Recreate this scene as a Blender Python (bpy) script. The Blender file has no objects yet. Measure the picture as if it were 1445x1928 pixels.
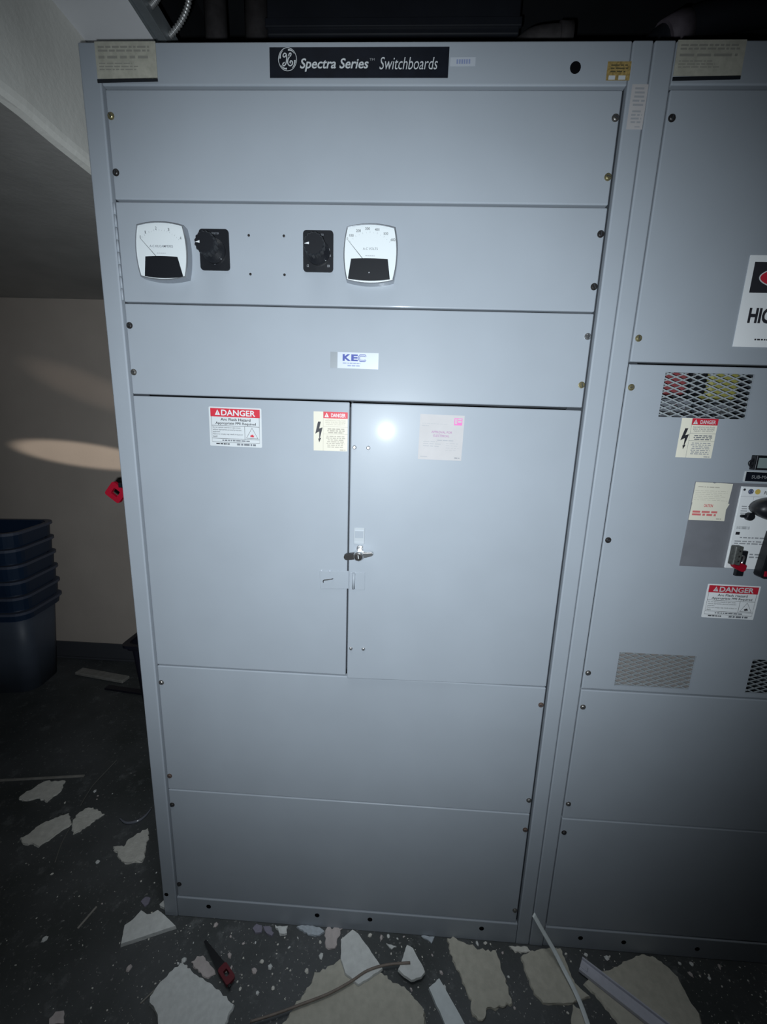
import bpy, bmesh, math, random
from mathutils import Matrix, Vector, Euler
random.seed(7)
SC = bpy.context.scene
COL = SC.collection

# ------------------------------------------------------------------ camera
CAM_LOC = Vector((0.6922, -0.9827, 1.5447))
CAM_ROT = (Matrix.Rotation(math.radians(2.288), 4, 'Z') @ Matrix.Rotation(math.radians(78.105), 4, 'X')
           @ Matrix.Rotation(math.radians(1.899), 4, 'Z'))
cam = bpy.data.cameras.new('camera')
cam.sensor_fit = 'HORIZONTAL'; cam.sensor_width = 36.0
cam.lens = 771.01 / 1445 * 36.0
cam.clip_start = 0.02
camo = bpy.data.objects.new('camera', cam); COL.objects.link(camo)
camo.matrix_world = Matrix.Translation(CAM_LOC) @ CAM_ROT
SC.camera = camo

# ------------------------------------------------------------------ world: an unlit basement, almost no ambient
w = bpy.data.worlds.new('world'); SC.world = w; w.use_nodes = True
w.node_tree.nodes['Background'].inputs[0].default_value = (0.30, 0.42, 0.62, 1)
w.node_tree.nodes['Background'].inputs[1].default_value = 0.004

# ------------------------------------------------------------------ lights: the phone's flash, and added spots: two wall streaks, one floor fill
def spot(name, loc, direction, power, angle, blend, radius, color, scale=(1, 1, 1), roll=0.0):
    l = bpy.data.lights.new(name, 'SPOT'); l.energy = power; l.spot_size = math.radians(angle)
    l.spot_blend = blend; l.shadow_soft_size = radius; l.color = color
    o = bpy.data.objects.new(name, l); COL.objects.link(o)
    q = Vector(direction).to_track_quat('-Z', 'Y')
    o.rotation_euler = (q.to_matrix().to_4x4() @ Matrix.Rotation(roll, 4, 'Z')).to_euler()
    o.location = loc; o.scale = scale
    return o
FLASH = (0.664, -0.985, 1.522)
spot('phone_flash', FLASH, (-0.062, 0.990, -0.125), 64, 120, 0.72, 0.005, (0.86, 0.945, 1.0))
STRAY = Vector((-0.60, -0.90, 1.60))                      # added unseen source left of the frame, throws the streaks on the back wall
spot('added_streak', STRAY, Vector((-1.15, 1.35, 1.318)) - STRAY, 98, 23, 0.5, 0.012, (1.0, 0.88, 0.74), (1.0, 0.165, 1.0), math.radians(-7.5))
spot('added_streak_faint', STRAY, Vector((-1.10, 1.35, 1.70)) - STRAY, 14, 22, 1.0, 0.012, (1.0, 0.86, 0.74), (1.0, 0.24, 1.0), math.radians(-19))

# added unseen fill from above, put in to brighten the floor and debris
spot('added_floor_fill', (0.45, -0.55, 2.80), (0.0, 0.04, -1.0), 44, 76, 1.0, 0.45, (0.92, 0.97, 1.0))

SC.view_settings.view_transform = 'Standard'
SC.view_settings.look = 'None'
SC.view_settings.gamma = 1.0
SC.view_settings.use_curve_mapping = False
SC.view_settings.exposure = 0.0

# ------------------------------------------------------------------ materials
def mat(name, color, rough=0.5, metal=0.0, bump=0.0, bscale=300.0, var=0.0, vscale=20.0, spec=0.5, coat=0.0, bdist=0.001):
    m = bpy.data.materials.new(name); m.use_nodes = True
    nt = m.node_tree; b = nt.nodes['Principled BSDF']
    b.inputs['Base Color'].default_value = (*color, 1)
    b.inputs['Roughness'].default_value = rough; b.inputs['Metallic'].default_value = metal
    b.inputs['Specular IOR Level'].default_value = spec
    b.inputs['Coat Weight'].default_value = coat; b.inputs['Coat Roughness'].default_value = 0.12
    tc = nt.nodes.new('ShaderNodeNewGeometry')
    if var > 0:
        n = nt.nodes.new('ShaderNodeTexNoise'); n.inputs['Scale'].default_value = vscale; n.inputs['Detail'].default_value = 6
        r = nt.nodes.new('ShaderNodeMapRange'); r.inputs['To Min'].default_value = 1 - var; r.inputs['To Max'].default_value = 1 + var
        r.inputs['From Min'].default_value = 0.3; r.inputs['From Max'].default_value = 0.7
        mx = nt.nodes.new('ShaderNodeVectorMath'); mx.operation = 'SCALE'
        mx.inputs[0].default_value = color
        nt.links.new(tc.outputs['Position'], n.inputs['Vector']); nt.links.new(n.outputs['Fac'], r.inputs['Value'])
        nt.links.new(r.outputs['Result'], mx.inputs['Scale']); nt.links.new(mx.outputs[0], b.inputs['Base Color'])
    if bump > 0:
        n = nt.nodes.new('ShaderNodeTexNoise'); n.inputs['Scale'].default_value = bscale; n.inputs['Detail'].default_value = 3
        bp = nt.nodes.new('ShaderNodeBump'); bp.inputs['Strength'].default_value = bump; bp.inputs['Distance'].default_value = bdist
        nt.links.new(tc.outputs['Position'], n.inputs['Vector'])
        nt.links.new(n.outputs['Fac'], bp.inputs['Height']); nt.links.new(bp.outputs['Normal'], b.inputs['Normal'])
    return m

M = {}
M['paint'] = mat('grey_switchgear_enamel', (0.314, 0.345, 0.386), 0.40, bump=0.06, bscale=700, var=0.03, vscale=6, bdist=0.0003, coat=0.032, spec=0.2)
M['hole'] = mat('black_hole', (0.003, 0.003, 0.004), 0.9, spec=0.1)
M['underside'] = mat('shade_darkened_underside', (0.40, 0.39, 0.375), 0.9, bump=0.2, bscale=60, var=0.10, vscale=6, bdist=0.004)  # bulkhead face that looks down, its shade put into the colour
M['latch'] = mat('pale_grey_latch_plate', (0.38, 0.41, 0.44), 0.4)
M['brightlabel'] = mat('bright_white_vinyl', (0.80, 0.82, 0.84), 0.45)  # lighter copy of the label vinyl, colour lifted where the flash is weaker
M['brightcream'] = mat('bright_cream_label', (0.74, 0.71, 0.60), 0.55)  # lighter copy of the cream, colour lifted where the flash is weaker
M['void'] = mat('dark_recess_shade', (0.025, 0.030, 0.038), 0.7)  # near-black colour stands in for the shade in gaps and hollows
M['black'] = mat('black_plastic', (0.008, 0.009, 0.012), 0.42)
M['blacktape'] = mat('black_vinyl_tape', (0.008, 0.010, 0.014), 0.6)
M['plate'] = mat('black_nameplate', (0.006, 0.008, 0.014), 0.35, var=0.2, vscale=60)
M['white'] = mat('white_print', (0.60, 0.62, 0.64), 0.5)
M['greyprint'] = mat('pale_grey_print', (0.30, 0.31, 0.33), 0.6)
M['midprint'] = mat('mid_grey_print', (0.16, 0.17, 0.19), 0.6)
M['ink'] = mat('black_ink', (0.02, 0.02, 0.026), 0.6)
M['blueink'] = mat('blue_ink', (0.035, 0.055, 0.28), 0.5)
M['bluegrey'] = mat('blue_grey_ink', (0.22, 0.26, 0.42), 0.5)
M['red'] = mat('red_print', (0.52, 0.020, 0.040), 0.5)
M['redfaint'] = mat('faded_red_print', (0.62, 0.16, 0.16), 0.6)
M['pink'] = mat('magenta_print', (0.62, 0.14, 0.40), 0.6)
M['pinkfaint'] = mat('faded_mauve_print', (0.33, 0.17, 0.30), 0.6)
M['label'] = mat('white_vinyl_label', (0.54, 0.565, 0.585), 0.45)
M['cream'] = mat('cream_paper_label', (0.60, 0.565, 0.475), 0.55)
M['creamprint'] = mat('faded_brown_print', (0.36, 0.33, 0.28), 0.6)
M['paper'] = mat('pinkish_paper', (0.43, 0.415, 0.42), 0.65, var=0.03, vscale=40)
M['oldpaper'] = mat('aged_buff_paper', (0.40, 0.39, 0.33), 0.75, var=0.12, vscale=90)
M['oldprint'] = mat('faded_print_on_buff', (0.26, 0.255, 0.225), 0.75)
M['gold'] = mat('worn_gold_foil', (0.38, 0.27, 0.10), 0.5, metal=0.2, var=0.35, vscale=250)
M['silverfoil'] = mat('silver_foil_and_rivet_highlight', (0.47, 0.505, 0.56), 0.4, metal=0.1)
M['darkfoil'] = mat('silver_foil_dark_reflection', (0.24, 0.26, 0.28), 0.4, metal=0.3)
M['chrome'] = mat('bright_chrome', (0.72, 0.73, 0.75), 0.16, metal=0.9)
M['bezel'] = mat('clear_grey_bezel', (0.34, 0.36, 0.39), 0.18, metal=0.6)
M['dial'] = mat('white_dial_card', (0.62, 0.66, 0.68), 0.5)
M['steel'] = mat('dull_steel', (0.22, 0.21, 0.20), 0.35, metal=0.8)
M['darksteel'] = mat('oxidised_steel_and_dark_reflection', (0.045, 0.042, 0.042), 0.4, metal=0.6)
M['brass'] = mat('yellow_zinc_screw', (0.26, 0.23, 0.13), 0.4, metal=0.7)
M['rust'] = mat('rusty_screw', (0.10, 0.068, 0.056), 0.7, metal=0.3, var=0.4, vscale=500)
M['mesh'] = mat('grey_expanded_metal', (0.33, 0.36, 0.38), 0.4, metal=0.15)
M['greyplate'] = mat('mid_grey_escutcheon', (0.165, 0.170, 0.190), 0.5, var=0.06, vscale=30)
M['yellow'] = mat('yellow_phase_sleeve', (0.25, 0.235, 0.06), 0.5)
M['redsleeve'] = mat('red_phase_sleeve', (0.20, 0.045, 0.05), 0.5)
M['interior'] = mat('grey_interior_parts', (0.13, 0.14, 0.16), 0.5, var=0.3, vscale=60)
M['buffplate'] = mat('buff_barrier_board', (0.21, 0.195, 0.19), 0.6, var=0.08, vscale=80)
M['yellowdot'] = mat('yellow_seal_sticker', (0.62, 0.45, 0.10), 0.5)
M['lockgrey'] = mat('weathered_grey_padlock', (0.12, 0.125, 0.12), 0.5, metal=0.4, var=0.3, vscale=200)
M['redplastic'] = mat('red_plastic', (0.30, 0.006, 0.020), 0.35)
M['glass'] = mat('grey_green_display', (0.22, 0.27, 0.27), 0.25)
M['bulkhead'] = mat('beige_painted_plaster', (0.82, 0.81, 0.76), 0.85, bump=0.25, bscale=60, var=0.06, vscale=5, bdist=0.004)
M['wall'] = mat('warm_tan_painted_wall', (0.50, 0.435, 0.385), 0.8, bump=0.15, bscale=80, var=0.07, vscale=3, bdist=0.003)
M['darkwall'] = mat('dim_block_wall', (0.10, 0.10, 0.10), 0.9, var=0.1, vscale=8)
M['ceil'] = mat('black_painted_deck', (0.012, 0.014, 0.018), 0.9, var=0.2, vscale=6)
M['soffit'] = mat('pale_grey_soffit_board', (0.86, 0.87, 0.90), 0.8, var=0.03, vscale=8)
M['strip'] = mat('galvanised_edge_strip', (0.30, 0.33, 0.35), 0.45, metal=0.4, var=0.1, vscale=30)
M['base'] = mat('dark_rubber_base', (0.055, 0.058, 0.068), 0.6)
M['duct'] = mat('black_duct_metal', (0.016, 0.018, 0.024), 0.45, var=0.15, vscale=10)
M['pipe'] = mat('dusty_dark_pipe', (0.055, 0.050, 0.052), 0.7, var=0.25, vscale=40)
M['pipepink'] = mat('dusty_pinkish_coupling', (0.12, 0.10, 0.12), 0.7, var=0.2, vscale=40)
M['flex'] = mat('flexible_metal_conduit', (0.50, 0.50, 0.50), 0.4, metal=0.6)
M['binblue'] = mat('dark_blue_plastic_bin', (0.014, 0.032, 0.070), 0.45, var=0.12, vscale=8)
M['bingrey'] = mat('slate_grey_plastic_bin', (0.075, 0.092, 0.125), 0.5, var=0.12, vscale=8)
M['binrim'] = mat('lighter_blue_bin_rim', (0.085, 0.10, 0.145), 0.5)  # lighter blue-grey, for the lip faces only
M['binblack'] = mat('black_plastic_bin', (0.010, 0.010, 0.018), 0.45)
M['plaster'] = mat('broken_plaster', (0.64, 0.63, 0.58), 0.9, bump=0.5, bscale=140, var=0.10, vscale=50, bdist=0.003)
M['board'] = mat('grey_white_ceiling_board', (0.66, 0.68, 0.67), 0.9, bump=0.3, bscale=260, var=0.08, vscale=70, bdist=0.002)
M['tanboard'] = mat('tan_paper_faced_board', (0.47, 0.455, 0.39), 0.9, bump=0.3, bscale=200, var=0.09, vscale=60, bdist=0.002)
M['pinkboard'] = mat('pinkish_gypsum_core', (0.52, 0.47, 0.46), 0.9, bump=0.4, bscale=150, var=0.10, vscale=60, bdist=0.002)
M['bluechip'] = mat('blue_grey_paint_flake', (0.44, 0.49, 0.54), 0.8, var=0.12, vscale=120)
M['mauvechip'] = mat('mauve_grey_flake', (0.22, 0.21, 0.27), 0.8, var=0.1, vscale=120)
M['whitevinyl'] = mat('white_vinyl_trim', (0.66, 0.71, 0.72), 0.45, var=0.05, vscale=60)
M['greyvinyl'] = mat('pale_grey_channel', (0.50, 0.51, 0.58), 0.5, var=0.06, vscale=60)
M['clear'] = mat('cloudy_clear_plastic', (0.16, 0.17, 0.20), 0.2, coat=0.5)
M['wood'] = mat('weathered_wood_lath', (0.26, 0.25, 0.23), 0.85, var=0.15, vscale=40)
M['brownwire'] = mat('brown_sheathed_cable', (0.20, 0.165, 0.14), 0.6, var=0.15, vscale=60)
M['greywire'] = mat('thin_grey_wire', (0.15, 0.15, 0.14), 0.5)
M['sawblade'] = mat('blackened_saw_blade', (0.006, 0.006, 0.008), 0.5)
M['sawred'] = mat('dark_red_saw_grip', (0.13, 0.012, 0.02), 0.5)

def floor_material():
    m = bpy.data.materials.new('dark_painted_concrete_floor'); m.use_nodes = True
    nt = m.node_tree; L = nt.links.new; b = nt.nodes['Principled BSDF']; b.inputs['Roughness'].default_value = 0.55
    g = nt.nodes.new('ShaderNodeNewGeometry')
    def noise(scale, detail, rough=0.5):
        n = nt.nodes.new('ShaderNodeTexNoise'); n.inputs['Scale'].default_value = scale
        n.inputs['Detail'].default_value = detail; n.inputs['Roughness'].default_value = rough
        L(g.outputs['Position'], n.inputs['Vector']); return n.outputs['Fac']
    def ramp(f, a, c, lo=0.0, hi=1.0):
        r = nt.nodes.new('ShaderNodeMapRange'); r.inputs['From Min'].default_value = a; r.inputs['From Max'].default_value = c
        r.inputs['To Min'].default_value = lo; r.inputs['To Max'].default_value = hi
        L(f, r.inputs['Value']); return r.outputs['Result']
    def mixc(f, a, c):
        x = nt.nodes.new('ShaderNodeMix'); x.data_type = 'RGBA'; L(f, x.inputs['Factor'])
        for s, v in ((6, a), (7, c)):
            if isinstance(v, tuple): x.inputs[s].default_value = (*v, 1)
            else: L(v, x.inputs[s])
        return x.outputs[2]
    c = mixc(ramp(noise(3.0, 5), 0.35, 0.65), (0.040, 0.046, 0.046), (0.080, 0.086, 0.090))      # patchy grey-green paint
    c = mixc(ramp(noise(14.0, 8, 0.7), 0.56, 0.70, 0, 0.50), c, (0.20, 0.21, 0.215))             # scuffed plaster dust
    c = mixc(ramp(noise(90.0, 4, 0.6), 0.62, 0.70, 0, 0.6), c, (0.33, 0.33, 0.32))               # fine specks
    L(c, b.inputs['Base Color'])
    bp = nt.nodes.new('ShaderNodeBump'); bp.inputs['Strength'].default_value = 0.35; bp.inputs['Distance'].default_value = 0.003
    L(noise(60.0, 6), bp.inputs['Height']); L(bp.outputs['Normal'], b.inputs['Normal'])
    return m
M['floor'] = floor_material()

# ------------------------------------------------------------------ object helpers (all shapes are given in world metres)
WLOC = {}
def tag(o, label=None, cat=None, group=None, kind=None):
    if label: o['label'] = label
    if cat: o['category'] = cat
    if group: o['group'] = group
    if kind: o['kind'] = kind
    return o
def thing(name, label, cat, loc, group=None):
    o = bpy.data.objects.new(name, None); COL.objects.link(o); o.empty_display_size = 0.05
    o.location = loc; WLOC[o.name] = Vector(loc)
    return tag(o, label, cat, group)
def link(name, me, mats, parent=None, origin=None, smooth=False):
    vs = [v.co.copy() for v in me.vertices]
    if origin is None:
        lo = Vector((min(v[i] for v in vs) for i in range(3))); hi = Vector((max(v[i] for v in vs) for i in range(3)))
        origin = (lo + hi) / 2
        if parent is None: origin.z = lo.z
    origin = Vector(origin)
    me.transform(Matrix.Translation(-origin))
    for m in (mats if isinstance(mats, (list, tuple)) else [mats]): me.materials.append(m)
    if smooth:
        for p in me.polygons: p.use_smooth = True
    o = bpy.data.objects.new(name, me); COL.objects.link(o)
    WLOC[o.name] = origin
    if parent is not None:
        o.parent = parent; o.location = origin - WLOC[parent.name]
    else: o.location = origin
    return o
def obj(name, bm, mats, parent=None, smooth=False, xf=None, label=None):
    if xf is not None: bmesh.ops.transform(bm, matrix=xf, verts=bm.verts)
    bmesh.ops.recalc_face_normals(bm, faces=bm.faces)
    me = bpy.data.meshes.new(name); bm.to_mesh(me); bm.free()
    o = link(name, me, mats, parent, smooth=smooth)
    if label: o['label'] = label
    return o
def struct(name, bm, mats, smooth=False): return tag(obj(name, bm, mats, None, smooth), kind='structure')
def dup(o, delta, parent):
    c = o.copy(); COL.objects.link(c); c.parent = parent
    wl = WLOC[o.name] + Vector(delta); WLOC[c.name] = wl; c.location = wl - WLOC[parent.name]
    return c

def box(bm, x0, x1, y0, y1, z0, z1, bev=0.0, seg=2, mi=0, rot=None):
    t = bmesh.new()
    bmesh.ops.create_cube(t, size=1.0)
    for v in t.verts: v.co = Vector(((x0 + x1) / 2 + v.co.x * (x1 - x0), (y0 + y1) / 2 + v.co.y * (y1 - y0), (z0 + z1) / 2 + v.co.z * (z1 - z0)))
    if bev > 0: bmesh.ops.bevel(t, geom=list(t.edges), offset=bev, segments=seg, profile=0.5, affect='EDGES')
    if rot is not None: bmesh.ops.transform(t, matrix=rot, verts=t.verts)
    merge(bm, t, mi); return bm
def merge(bm, t, mi=0):
    vm = {}
    for v in t.verts: vm[v] = bm.verts.new(v.co)
    for f in t.faces:
        try:
            nf = bm.faces.new([vm[v] for v in f.verts]); nf.material_index = mi if mi >= 0 else f.material_index; nf.smooth = f.smooth
        except ValueError: pass
    t.free()
def about(p, axis, deg):
    p = Vector(p); return Matrix.Translation(p) @ Matrix.Rotation(math.radians(deg), 4, axis) @ Matrix.Translation(-p)
def lathe_y(bm, x, z, prof, n=20, mi=0, flute=0, fdepth=0.0):
    """profile [(r, y)] turned about the axis through (x, z) along Y; y runs from back to front"""
    rings = []
    for r, y in prof:
        ring = []
        for k in range(n):
            a = 2 * math.pi * k / n
            rr = r * (1 - fdepth * (0.5 + 0.5 * math.cos(a * flute))) if flute else r
            ring.append(bm.verts.new((x + rr * math.cos(a), y, z + rr * math.sin(a))))
        rings.append(ring)
    for a, b in zip(rings, rings[1:]):
        for k in range(n):
            f = bm.faces.new((a[k], a[(k + 1) % n], b[(k + 1) % n], b[k])); f.material_index = mi
    f = bm.faces.new(rings[-1]); f.material_index = mi
    f = bm.faces.new(list(reversed(rings[0]))); f.material_index = mi
    return bm
def smoothline(pts, n=6):
    P = [Vector(p) for p in pts]; out = []
    for i in range(len(P) - 1):
        p0 = P[max(i - 1, 0)]; p1 = P[i]; p2 = P[i + 1]; p3 = P[min(i + 2, len(P) - 1)]
        for k in range(n):
            t = k / n
            out.append(0.5 * ((2 * p1) + (p2 - p0) * t + (2 * p0 - 5 * p1 + 4 * p2 - p3) * t * t + (3 * p1 - p0 - 3 * p2 + p3) * t ** 3))
    out.append(P[-1]); return out
def tube(bm, pts, r, n=10, mi=0, rad=None):
    pts = [Vector(p) for p in pts]; rings = []
    up = Vector((0.13, 0.31, 0.94)).normalized(); prev = None
    for i, p in enumerate(pts):
        d = (pts[min(i + 1, len(pts) - 1)] - pts[max(i - 1, 0)]).normalized()
        if prev is None:
            s = d.cross(up); s = s.normalized() if s.length > 1e-3 else d.cross(Vector((1, 0, 0))).normalized()
        else: s = (prev - d * prev.dot(d)).normalized()
        prev = s; u = s.cross(d)
        rr = rad[i] if rad else r
        rings.append([bm.verts.new(p + (s * math.cos(2 * math.pi * k / n) + u * math.sin(2 * math.pi * k / n)) * rr) for k in range(n)])
    for a, b in zip(rings, rings[1:]):
        for k in range(n):
            f = bm.faces.new((a[k], a[(k + 1) % n], b[(k + 1) % n], b[k])); f.material_index = mi; f.smooth = True
    bm.faces.new(rings[-1]).material_index = mi; bm.faces.new(list(reversed(rings[0]))).material_index = mi
    return bm
def prism_y(bm, pts, y0, y1, mi=0):
    """outline in (x, z), extruded from y0 (front) to y1 (back)"""
    a = [bm.verts.new((x, y0, z)) for x, z in pts]; b = [bm.verts.new((x, y1, z)) for x, z in pts]
    fs = [bm.faces.new(a), bm.faces.new(list(reversed(b)))]
    for k in range(len(pts)): fs.append(bm.faces.new((a[k], b[k], b[(k + 1) % len(pts)], a[(k + 1) % len(pts)])))
    for f in fs: f.material_index = mi
    return bm
def rrect(x0, x1, z0, z1, r, n=4):
    out = []
    for cx, cz, a0 in ((x1 - r, z1 - r, 0), (x0 + r, z1 - r, 90), (x0 + r, z0 + r, 180), (x1 - r, z0 + r, 270)):
        for k in range(n + 1):
            a = math.radians(a0 + 90 * k / n); out.append((cx + r * math.cos(a), cz + r * math.sin(a)))
    return out

# ------------------------------------------------------------------ flat print: one thin mesh per sticker, several inks
TXT = {}
def text_mesh(s, bold=0.0, shear=0.0):
    k = (s, bold, shear)
    if k in TXT: return TXT[k]
    c = bpy.data.curves.new('lettering', 'FONT'); c.body = s; c.offset = bold; c.shear = shear; c.resolution_u = 3
    o = bpy.data.objects.new('lettering', c); COL.objects.link(o)
    dg = bpy.context.evaluated_depsgraph_get(); e = o.evaluated_get(dg); me = e.to_mesh()
    vs = [(v.co.x, v.co.y) for v in me.vertices]; fs = [tuple(p.vertices) for p in me.polygons]
    e.to_mesh_clear(); bpy.data.objects.remove(o); bpy.data.curves.remove(c)
    x0 = min(v[0] for v in vs); x1 = max(v[0] for v in vs); y0 = min(v[1] for v in vs); y1 = max(v[1] for v in vs)
    vs = [((x - x0) / (x1 - x0), (y - y0) / (y1 - y0)) for x, y in vs]
    TXT[k] = (vs, fs); return TXT[k]
class Sheet:
    """(u, v) run 0..1 across and DOWN the sheet; y is the surface it lies on; print is layered 0.15 mm apart"""
    def __init__(s, x0, x1, z0, z1, y, base, tilt=0.0, thick=0.0004, outline=None):
        s.x0, s.x1, s.z0, s.z1, s.y, s.tilt = x0, x1, z0, z1, y, math.radians(tilt)
        s.bm = bmesh.new(); s.mats = []; s.n = 0; s.top = y - thick
        if base is not None:
            pts = outline or [(0, 0), (1, 0), (1, 1), (0, 1)]
            prism_y(s.bm, [s.map(u, v) for u, v in pts], y - thick, y, s.mi(base))
    def map(s, u, v):
        x = s.x0 + u * (s.x1 - s.x0); z = s.z1 - v * (s.z1 - s.z0)
        cx, cz = (s.x0 + s.x1) / 2, (s.z0 + s.z1) / 2; c, d = math.cos(s.tilt), math.sin(s.tilt)
        return (cx + (x - cx) * c - (z - cz) * d, cz + (x - cx) * d + (z - cz) * c)
    def mi(s, m):
        if m not in s.mats: s.mats.append(m)
        return s.mats.index(m)
    def faces(s, vs, fs, m, layer):
        y = s.top - 0.00015 * layer
        bv = [s.bm.verts.new((x, y, z)) for x, z in (s.map(u, v) for u, v in vs)]
        for f in fs:
            try: s.bm.faces.new([bv[i] for i in f]).material_index = s.mi(m)
            except ValueError: pass
        return s
    def poly(s, pts, m, layer=1): return s.faces(pts, [tuple(range(len(pts)))], m, layer)
    def rect(s, u0, v0, u1, v1, m, layer=1): return s.poly([(u0, v0), (u1, v0), (u1, v1), (u0, v1)], m, layer)
    def line(s, pts, wd, m, layer=2, closed=False):
        """stroke of width wd metres"""
        W, H = s.x1 - s.x0, s.z1 - s.z0
        P = [Vector((u * W, v * H)) for u, v in pts]
        if closed: P.append(P[0])
        vs = []; fs = []
        for i, p in enumerate(P):
            a = P[max(i - 1, 0)]; b = P[min(i + 1, len(P) - 1)]
            if closed and i in (0, len(P) - 1): a, b = P[-2], P[1]
            d = (b - a).normalized(); nrm = Vector((-d.y, d.x)); ww = (wd[i] if isinstance(wd, (list, tuple)) else wd) / 2
            for sg in (-1, 1): q = p + nrm * ww * sg; vs.append((q.x / W, q.y / H))
            if i: fs.append((2 * i - 2, 2 * i - 1, 2 * i + 1, 2 * i))
        return s.faces(vs, fs, m, layer)
    def text(s, t, u0, v0, u1, v1, m, bold=0.0, shear=0.0, layer=3):
        vs, fs = text_mesh(t, bold, shear)
        return s.faces([(u0 + x * (u1 - u0), v1 - y * (v1 - v0)) for x, y in vs], fs, m, layer)
    def greek(s, u0, v0, u1, v1, rows, m, fill=0.5, seed=1, center=False, layer=2):
        """unreadable small print: rows of short word-length dashes"""
        rg = random.Random(seed); h = (v1 - v0) / rows
        asp = (s.z1 - s.z0) / (s.x1 - s.x0)
        for r in range(rows):
            end = u1 - (u1 - u0) * rg.uniform(0, 0.25); off = (u1 - end) / 2 if center else 0
            u = u0
            while u < end:
                wl = h * asp * rg.uniform(0.8, 3.2); e = min(u + wl, end)
                s.rect(u + off, v0 + r * h + h * (1 - fill) / 2, e + off, v0 + r * h + h * (1 + fill) / 2, m, layer)
                u = e + h * asp * 0.5
        return s
    def circle(s, u, v, r, m, layer=1, n=20):
        W, H = s.x1 - s.x0, s.z1 - s.z0
        return s.poly([(u + r * math.cos(2 * math.pi * k / n) / W, v + r * math.sin(2 * math.pi * k / n) / H) for k in range(n)], m, layer)
    def build(s, name, parent, xf=None, label=None): 
        if xf is not None: bmesh.ops.transform(s.bm, matrix=xf, verts=s.bm.verts)
        me = bpy.data.meshes.new(name); s.bm.to_mesh(me); s.bm.free()
        o = link(name, me, s.mats, parent)
        if label: o['label'] = label
        return o
def monogram(sh, cu, cv, ru, rv, m, wd):
    """two cursive letters in a ring with four curled breaks"""
    ring = [(cu + ru * math.cos(t * math.pi / 30), cv + rv * math.sin(t * math.pi / 30)) for t in range(60)]
    sh.line(ring, wd * 0.55, m, 1, True)
    for a0 in (275, 5, 95, 185):
        arc = []; ws = []
        for k in range(9):
            a = math.radians(a0 + 52 * k / 8); q = 1 - 0.10 - 0.09 * (1 - k / 8) ** 2
            arc.append((cu + ru * q * math.cos(a), cv + rv * q * math.sin(a))); ws.append(wd * (1.5 - 1.2 * k / 8))
        sh.line(arc, ws, m, 2)
    def st(pts, w0):
        q = smoothline([Vector(((x - 357) / 140, (y - 290) / 172, 0)) for x, y in pts], 4)
        sh.line([(cu + p.x * ru, cv + p.y * rv) for p in q], w0, m, 2)
    st([(312, 335), (288, 352), (284, 378), (305, 386), (330, 358), (342, 310), (346, 260), (338, 214), (312, 200), (290, 226), (296, 252), (318, 252), (334, 228)], wd)
    st([(384, 246), (402, 240), (414, 214), (404, 198), (386, 208), (378, 232), (388, 252), (366, 288), (360, 340), (378, 378), (408, 384), (434, 356), (430, 322), (406, 314), (396, 334), (408, 348)], wd)
def warn_triangle(sh, u0, v0, u1, v1, m, ink):
    c = (u0 + u1) / 2
    sh.poly([(c, v0), (u1, v1), (u0, v1)], m, 3)
    d = (u1 - u0) * 0.05
    sh.rect(c - d, v0 + (v1 - v0) * 0.38, c + d, v0 + (v1 - v0) * 0.72, ink, 4); sh.rect(c - d, v0 + (v1 - v0) * 0.78, c + d, v0 + (v1 - v0) * 0.88, ink, 4)
# ================================================================== the room
bm = bmesh.new(); box(bm, -3.0, 2.6, -2.5, 1.35, -0.08, 0.0); struct('floor', bm, M['floor'])
bm = bmesh.new(); box(bm, -3.1, 2.7, 1.35, 1.45, -0.08, 2.20); box(bm, -3.1, 2.7, 1.35, 1.45, 2.20, 3.15, mi=1); struct('wall_back', bm, [M['wall'], M['ceil']])
bm = bmesh.new(); box(bm, -3.1, -3.0, -2.6, 1.35, -0.08, 3.15); struct('wall_left', bm, M['darkwall'])
bm = bmesh.new(); box(bm, 2.6, 2.7, -2.6, 1.35, -0.08, 3.15); struct('wall_right', bm, M['darkwall'])
bm = bmesh.new(); box(bm, -3.0, 2.6, -2.6, -2.5, -0.08, 3.15); struct('wall_front', bm, M['darkwall'])
bm = bmesh.new(); box(bm, -3.0, 2.6, -2.5, 1.35, 3.05, 3.15); struct('ceiling', bm, M['ceil'])
# low plastered bulkhead over the left of the room, with a worn rounded lower edge
bm = bmesh.new()
zs = 2.163; xe = -0.13
prof = [(-3.0, zs), (xe - 0.024, zs), (xe - 0.010, zs + 0.005), (xe - 0.003, zs + 0.014), (xe, zs + 0.026), (xe, 2.46), (xe, 3.05), (-3.0, 3.05)]
N = 40; rg = random.Random(3); rings = []
for k in range(N + 1):
    y = -2.5 + (1.35 + 2.5) * k / N; j = rg.uniform(-0.003, 0.003)
    rings.append([bm.verts.new((x + (j if 0 < i < 5 else 0), y, z + (j * 0.6 if 1 < i < 5 else 0))) for i, (x, z) in enumerate(prof)])
for a, b in zip(rings, rings[1:]):
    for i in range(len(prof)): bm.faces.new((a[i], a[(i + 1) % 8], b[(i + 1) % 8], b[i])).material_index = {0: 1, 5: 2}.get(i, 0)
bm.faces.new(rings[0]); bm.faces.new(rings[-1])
struct('trim_1', bm, [M['bulkhead'], M['underside'], M['ceil']])
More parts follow.
